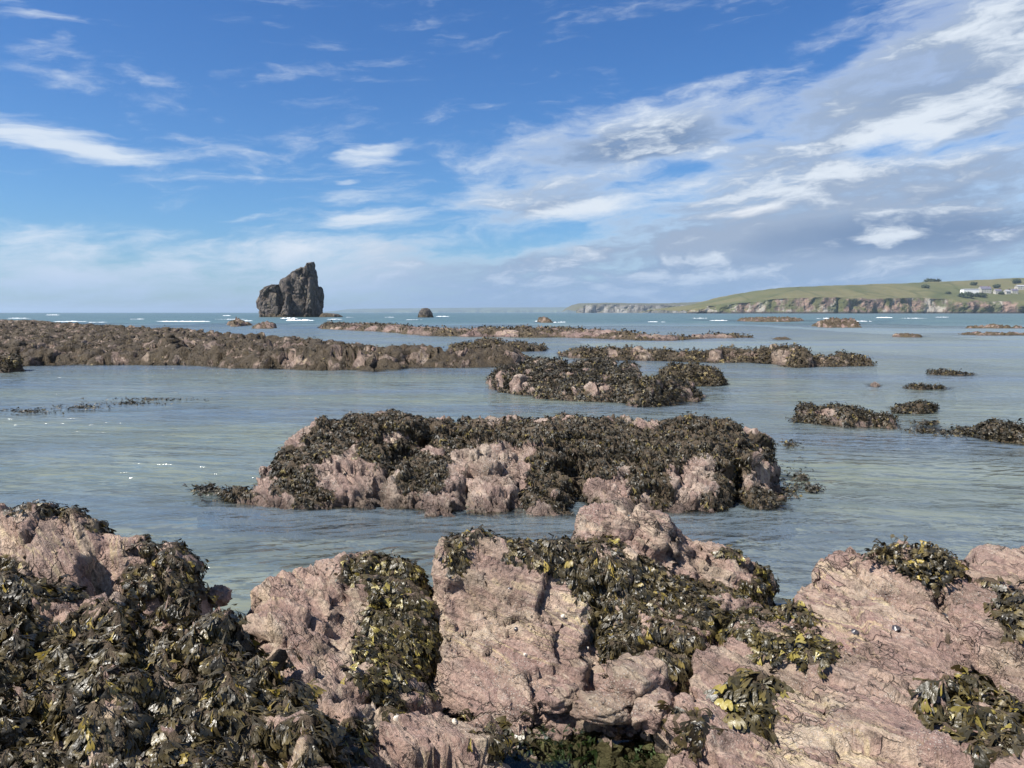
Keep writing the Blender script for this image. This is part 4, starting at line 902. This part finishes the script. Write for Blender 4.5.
# white water
M['foam'] = simple('foam', (.86, .88, .88), .6, .3, .06, 3)
rg = np.random.default_rng(9); VV, FF, nb_ = [], [], 0
spots = [(187,320.8,24,1.6),(168,321,10,1),(232,319,18,1),(55,314.6,7,.9),(72,321,16,1.2),(300,319.2,15,3.2),(290,317.5,9,2.4),(270,314.6,7,1.3),(443,316,7,1.2),(415,319.5,9,.9),(228,315.3,4,.8),(248,320.5,6,.8),(538,321,7,1),(560,322,8,.8),(350,317,4,.7),(390,317,5,.6),(718,320,9,1.2),(824,318,9,1.3),(883,317,8,1.6),(912,318,14,.8),(700,318,8,.7),(860,321,10,.7),(497,331,9,3),(510,333,6,2),(555,331,5,2),(140,319,8,.6),(20,318,12,.7),(655,322,12,.6),(940,317,7,.6),(100,322,10,1),(335,319,8,.8),(330,315,5,.6)]
for (cx, cy, hw, hh) in spots:
    D = H/float(slope(cy+hh*.5)); wd = hw/F*D; ht = max(.10, hh/F*D*.36)
    nu, nv = 46, 12; u = np.linspace(-1, 1, nu); w = np.linspace(-1, 1, nv); U, W = np.meshgrid(u, w)
    x0 = (cx-512)/F*D
    q = np.stack([x0+U*wd, D+W*.6, 0*U], -1)
    zz = ht*np.clip(1-U**2, 0, 1)**.5*np.clip(1-W**2, 0, 1)*np.clip(.62+fbm(q, 1.6, 5, int(cx))*2.6, 0, 1.6)-.03
    q = np.stack([x0+U*wd, D+W*(.7+1.2*(1-U*U))+fbm(q, .5, 2, 3)*1.0, zz+.03*outer.max()], -1)
    FF.append(grid_faces(nv, nu, np.ones((nv, nu), bool))+nb_); VV.append(q.reshape(-1, 3)); nb_ += nu*nv
tag(mesh_obj('sea_foam', np.concatenate(VV), np.concatenate(FF), M['foam']), 'scattered white breakers on the open sea', 'foam', None, 'stuff')

# ================================================================== HAZE
hz, t, b = material('haze'); t.n.remove(b); pv = t.new('ShaderNodeVolumePrincipled')
pv.inputs['Color'].default_value = (.64, .82, 1.0, 1); pv.inputs['Density'].default_value = 9e-5; pv.inputs['Anisotropy'].default_value = .3
t.put(t.n['Material Output'].inputs['Volume'], pv.outputs[0])
HZ = True
if HZ:
    v, f = boxm(-27000, 27000, -27000, 27000, -15, 140)
    tag(mesh_obj('haze', v, f, hz, smooth=False), 'thin sea haze', 'haze', None, 'stuff')

# ================================================================== LIGHT, SKY
SUN_EL, SUN_AZ = 52.0, -116.0        # azimuth from +Y (view direction), negative = left
dv = (math.sin(R(SUN_AZ))*math.cos(R(SUN_EL)), math.cos(R(SUN_AZ))*math.cos(R(SUN_EL)), math.sin(R(SUN_EL)))
L = bpy.data.lights.new('sun', 'SUN'); L.energy = 5.0; L.angle = R(.53); L.color = (1, .95, .87)
so = bpy.data.objects.new('sun', L); COL.objects.link(so)
from mathutils import Vector
so.rotation_euler = Vector(dv).to_track_quat('Z', 'Y').to_euler(); so.location = (-20, -10, 30)
wd = bpy.data.worlds.new('World'); sc.world = wd; wd.use_nodes = True
t = NT(wd.node_tree); bg = t.n['Background']
sky = t.new('ShaderNodeTexSky', sky_type='NISHITA'); sky.sun_disc = False; sky.sun_elevation = R(SUN_EL); sky.sun_rotation = R(SUN_AZ); sky.altitude = 0; sky.air_density = 1.0; sky.dust_density = .4; sky.ozone_density = 2.5
d = t.new('ShaderNodeTexCoord').outputs['Generated']; dx, dy, dz = t.sep(d)
az = t.m('ARCTAN2', dx, dy); hl = t.m('SQRT', t.m('ADD', t.m('MULTIPLY', dx, dx), t.m('MULTIPLY', dy, dy))); el = t.m('DIVIDE', dz, t.m('MAXIMUM', hl, .01))
def ae(px, py):
    x, y, z = V(px, py, 1.0); return math.atan2(x, y), (z-H)/math.hypot(x, y)
# domain warp
zz = t.m('ADD', t.m('MAXIMUM', dz, 0), .10)
CA = R(-38); ca, sa = math.sin(CA), math.cos(CA)
cxp, cyp = t.m('DIVIDE', dx, zz), t.m('DIVIDE', dy, zz)
al_ = t.m('ADD', t.m('MULTIPLY', cxp, ca), t.m('MULTIPLY', cyp, sa)); ac_ = t.m('SUBTRACT', t.m('MULTIPLY', cxp, sa), t.m('MULTIPLY', cyp, ca))
Q = t.comb(t.m('MULTIPLY', al_, .62), ac_, 0)
wrp = t.vm('SCALE', t.vm('SUBTRACT', t.noise(Q, 1.1, 3, .5, out=1), (.5, .5, .5)), scale=.5)
Q = t.vm('ADD', Q, wrp)
n1 = t.noise(Q, .75, 8, .58, .2); n2 = t.noise(t.vm('ADD', Q, (5.3, 2.1, 0)), 2.1, 7, .6, .15); n3 = t.noise(t.vm('ADD', Q, (1.3, 9.1, 0)), .45, 5, .55)
E = t.comb(az, t.m('MULTIPLY', el, 2.6), 0)
w2 = t.vm('SCALE', t.vm('SUBTRACT', t.noise(E, 3.5, 5, .6, out=1), (.5, .5, .5)), scale=.16)
E2 = t.vm('ADD', E, w2); ex, ey, _ = t.sep(E2); ey = t.m('DIVIDE', ey, 2.6)
def blob(px, py, rx, ry, rot=0.0, w=1.0, soft=.9):
    a0, e0 = ae(px, py); a_, e_ = t.m('SUBTRACT', ex, a0), t.m('SUBTRACT', ey, e0); c_, s_ = math.cos(R(rot)), math.sin(R(rot))
    u = t.m('DIVIDE', t.m('ADD', t.m('MULTIPLY', a_, c_), t.m('MULTIPLY', e_, s_)), rx/F); v = t.m('DIVIDE', t.m('SUBTRACT', t.m('MULTIPLY', e_, c_), t.m('MULTIPLY', a_, s_)), ry/F)
    r2 = t.m('SQRT', t.m('ADD', t.m('MULTIPLY', u, u), t.m('MULTIPLY', v, v)))
    return t.m('MULTIPLY', t.mr(r2, 1.0, 1.0-soft, 0, 1), w)
def mx_(*a):
    o = a[0]
    for b_ in a[1:]: o = t.m('MAXIMUM', o, b_)
    return o
# right-hand bank: everything below a rising line from centre-left to the upper right
(a1, e1), (a2, e2) = ae(380, 210), ae(860, 15); nx_, ny_ = -(e2-e1), (a2-a1); ln = math.hypot(nx_, ny_); nx_, ny_ = nx_/ln, ny_/ln
sd = t.m('ADD', t.m('MULTIPLY', t.m('SUBTRACT', ex, a1), nx_), t.m('MULTIPLY', t.m('SUBTRACT', ey, e1), ny_))
bank = t.m('MULTIPLY', t.mr(sd, .055, -.07, 0, 1), t.mr(ex, a1-.10, a1+.14, 0, 1))
low = t.m('MULTIPLY', t.mr(ey, .12, .06, 0, .74), t.mr(ex, -.6, -.05, .66, 1.1))
gap = blob(440, 262, 140, 16, 3, .35)
white = mx_(blob(620, 203, 130, 20, 12, 1.0), blob(370, 222, 100, 18, 5, .8), blob(905, 135, 62, 16, 8, 1.0), blob(870, 238, 44, 20, 10, .6), blob(960, 150, 120, 12, 6, .45), blob(660, 160, 120, 9, 8, .35), blob(950, 100, 100, 14, 18, .4), blob(790, 60, 120, 14, 28, .5), blob(480, 165, 80, 12, 8, .4), blob(690, 255, 60, 8, 0, .5), blob(530, 250, 80, 8, 0, .4))
cov = mx_(t.m('MULTIPLY', bank, .62), low, blob(640, 140, 230, 46, 7, .95), blob(600, 200, 260, 34, 10, .8), blob(830, 245, 460, 75, 2, 1.15), blob(930, 90, 260, 110, 14, .98), blob(900, 185, 280, 80, 6, 1.0))
gap1 = blob(880, 145, 60, 22, 10, .42); gap2 = t.m('MAXIMUM', blob(560, 235, 130, 16, 12, .30), blob(830, 60, 60, 16, 28, .3))
cov = t.m('SUBTRACT', t.m('SUBTRACT', cov, gap1), gap2)
thick = mx_(blob(640, 145, 240, 48, 7, 1.0), blob(900, 235, 340, 55, 3, 1.0), blob(930, 90, 190, 70, 12, .8), blob(700, 262, 420, 26, 0, .8), blob(960, 190, 160, 30, 5, .8))
ES = t.vm('ADD', t.vm('MULTIPLY', t.comb(ex, t.m('SUBTRACT', ey, t.m('MULTIPLY', ex, .09)), 0), (1, 3.3, 1)), (3.1, 1.7, 0))
n4 = t.noise(ES, 4.2, 9, .6, .1); n5 = t.noise(ES, 13, 7, .65, .1)
dn = t.m('ADD', t.m('MULTIPLY', n1, .14), t.m('ADD', t.m('MULTIPLY', n2, .08), t.m('ADD', t.m('MULTIPLY', n4, .53), t.m('MULTIPLY', n5, .25))))
thick = t.m('MAXIMUM', thick, t.m('MULTIPLY', bank, .72))
dens = t.mr(t.m('ADD', t.m('MULTIPLY', t.m('SUBTRACT', dn, .5), 4.4), t.m('ADD', cov, -.02)), .05, .95, 0, 1)
# separate thin white streaks
st = mx_(blob(55, 143, 125, 23, -5, 1.0), blob(10, 125, 60, 18, -10, .6), blob(365, 155, 52, 15, 12, .75), blob(340, 183, 24, 6, 5, .7), blob(372, 222, 110, 24, 4, .8), blob(270, 222, 60, 8, 3, .5), blob(150, 232, 170, 8, 2, .35), blob(60, 238, 120, 12, 4, .38), blob(345, 190, 130, 60, 12, .32), blob(30, 0, 60, 14, 0, .4), blob(170, 180, 110, 14, 3, .22), blob(400, 20, 260, 70, 10, .12))
sn_ = t.noise(t.vm('MULTIPLY', t.vm('ADD', E2, t.comb(0, t.m('MULTIPLY', az, -.25), 0)), (1.0, 3.0, 1)), 7.5, 8, .62, .25)
wisps = t.mr(t.m('ADD', t.m('MULTIPLY', t.m('SUBTRACT', sn_, .5), 1.9), st), .16, 1.05, 0, .92)
skc = t.mix(1.0, sky.outputs[0], t.mix(t.mr(el, 0, .16), (.60, .87, 1.20), (.58, .92, 1.24)), 'MULTIPLY')
skc = t.mix(t.mr(el, .0, .42, .0, .55), skc, t.mix(1.0, skc, (.50, .75, 1.02), 'MULTIPLY'))
lit = t.mr(t.m('ADD', t.m('MULTIPLY', white, 1.1), t.m('ADD', t.m('MULTIPLY', t.m('SUBTRACT', n4, .5), 3.0), t.m('ADD', t.m('MULTIPLY', t.m('SUBTRACT', n5, .5), 2.6), t.m('MULTIPLY', t.m('SUBTRACT', n3, .5), .8)))), -.55, 1.0, 0, 1)
shade = t.m('MULTIPLY', t.m('MULTIPLY', thick, t.mr(dens, .25, .95)), t.mr(lit, .25, 1.0, 1.0, .0))
K = 10.0      # cloud radiance in the sky texture's units (before the background strength)
ccol = t.mix(shade, (K*.80, K*.86, K*.93), (K*.185, K*.275, K*.44))
hzc = t.mr(el, .0, .10, .75, .1)
ccol = t.mix(hzc, ccol, (K*.28, K*.46, K*.74))
c = t.mix(wisps, skc, (K*.72, K*.80, K*.90)); c = t.mix(dens, c, ccol)
core = t.m('MULTIPLY', blob(735, 215, 42, 10, 0, 1.0), t.mr(n2, .4, .6)); c = t.mix(t.m('MULTIPLY', core, .8), c, (K*.95, K*.97, K*1.0))
t.put(bg.inputs['Color'], c); bg.inputs['Strength'].default_value = .058
wd.cycles.sampling_method = 'MANUAL'; wd.cycles.sample_map_resolution = 512

# ================================================================== CAMERA
cam = bpy.data.cameras.new('camera'); cam.sensor_width = 36; cam.lens = 36*F/1024; cam.clip_start = .05; cam.clip_end = 90000
co = bpy.data.objects.new('camera', cam); COL.objects.link(co); co.location = (0, 0, H); co.rotation_euler = (math.pi/2-PIT, 0, 0); sc.camera = co
sc.view_settings.view_transform = 'Standard'; sc.view_settings.look = 'None'; sc.view_settings.gamma = 1; sc.view_settings.exposure = .83; sc.view_settings.use_curve_mapping = False
sc.cycles.max_bounces = 5; sc.cycles.transparent_max_bounces = 8; sc.cycles.volume_bounces = 0; sc.cycles.diffuse_bounces = 2; sc.cycles.glossy_bounces = 2
sc.cycles.use_denoising = True; sc.cycles.sample_clamp_indirect = 4
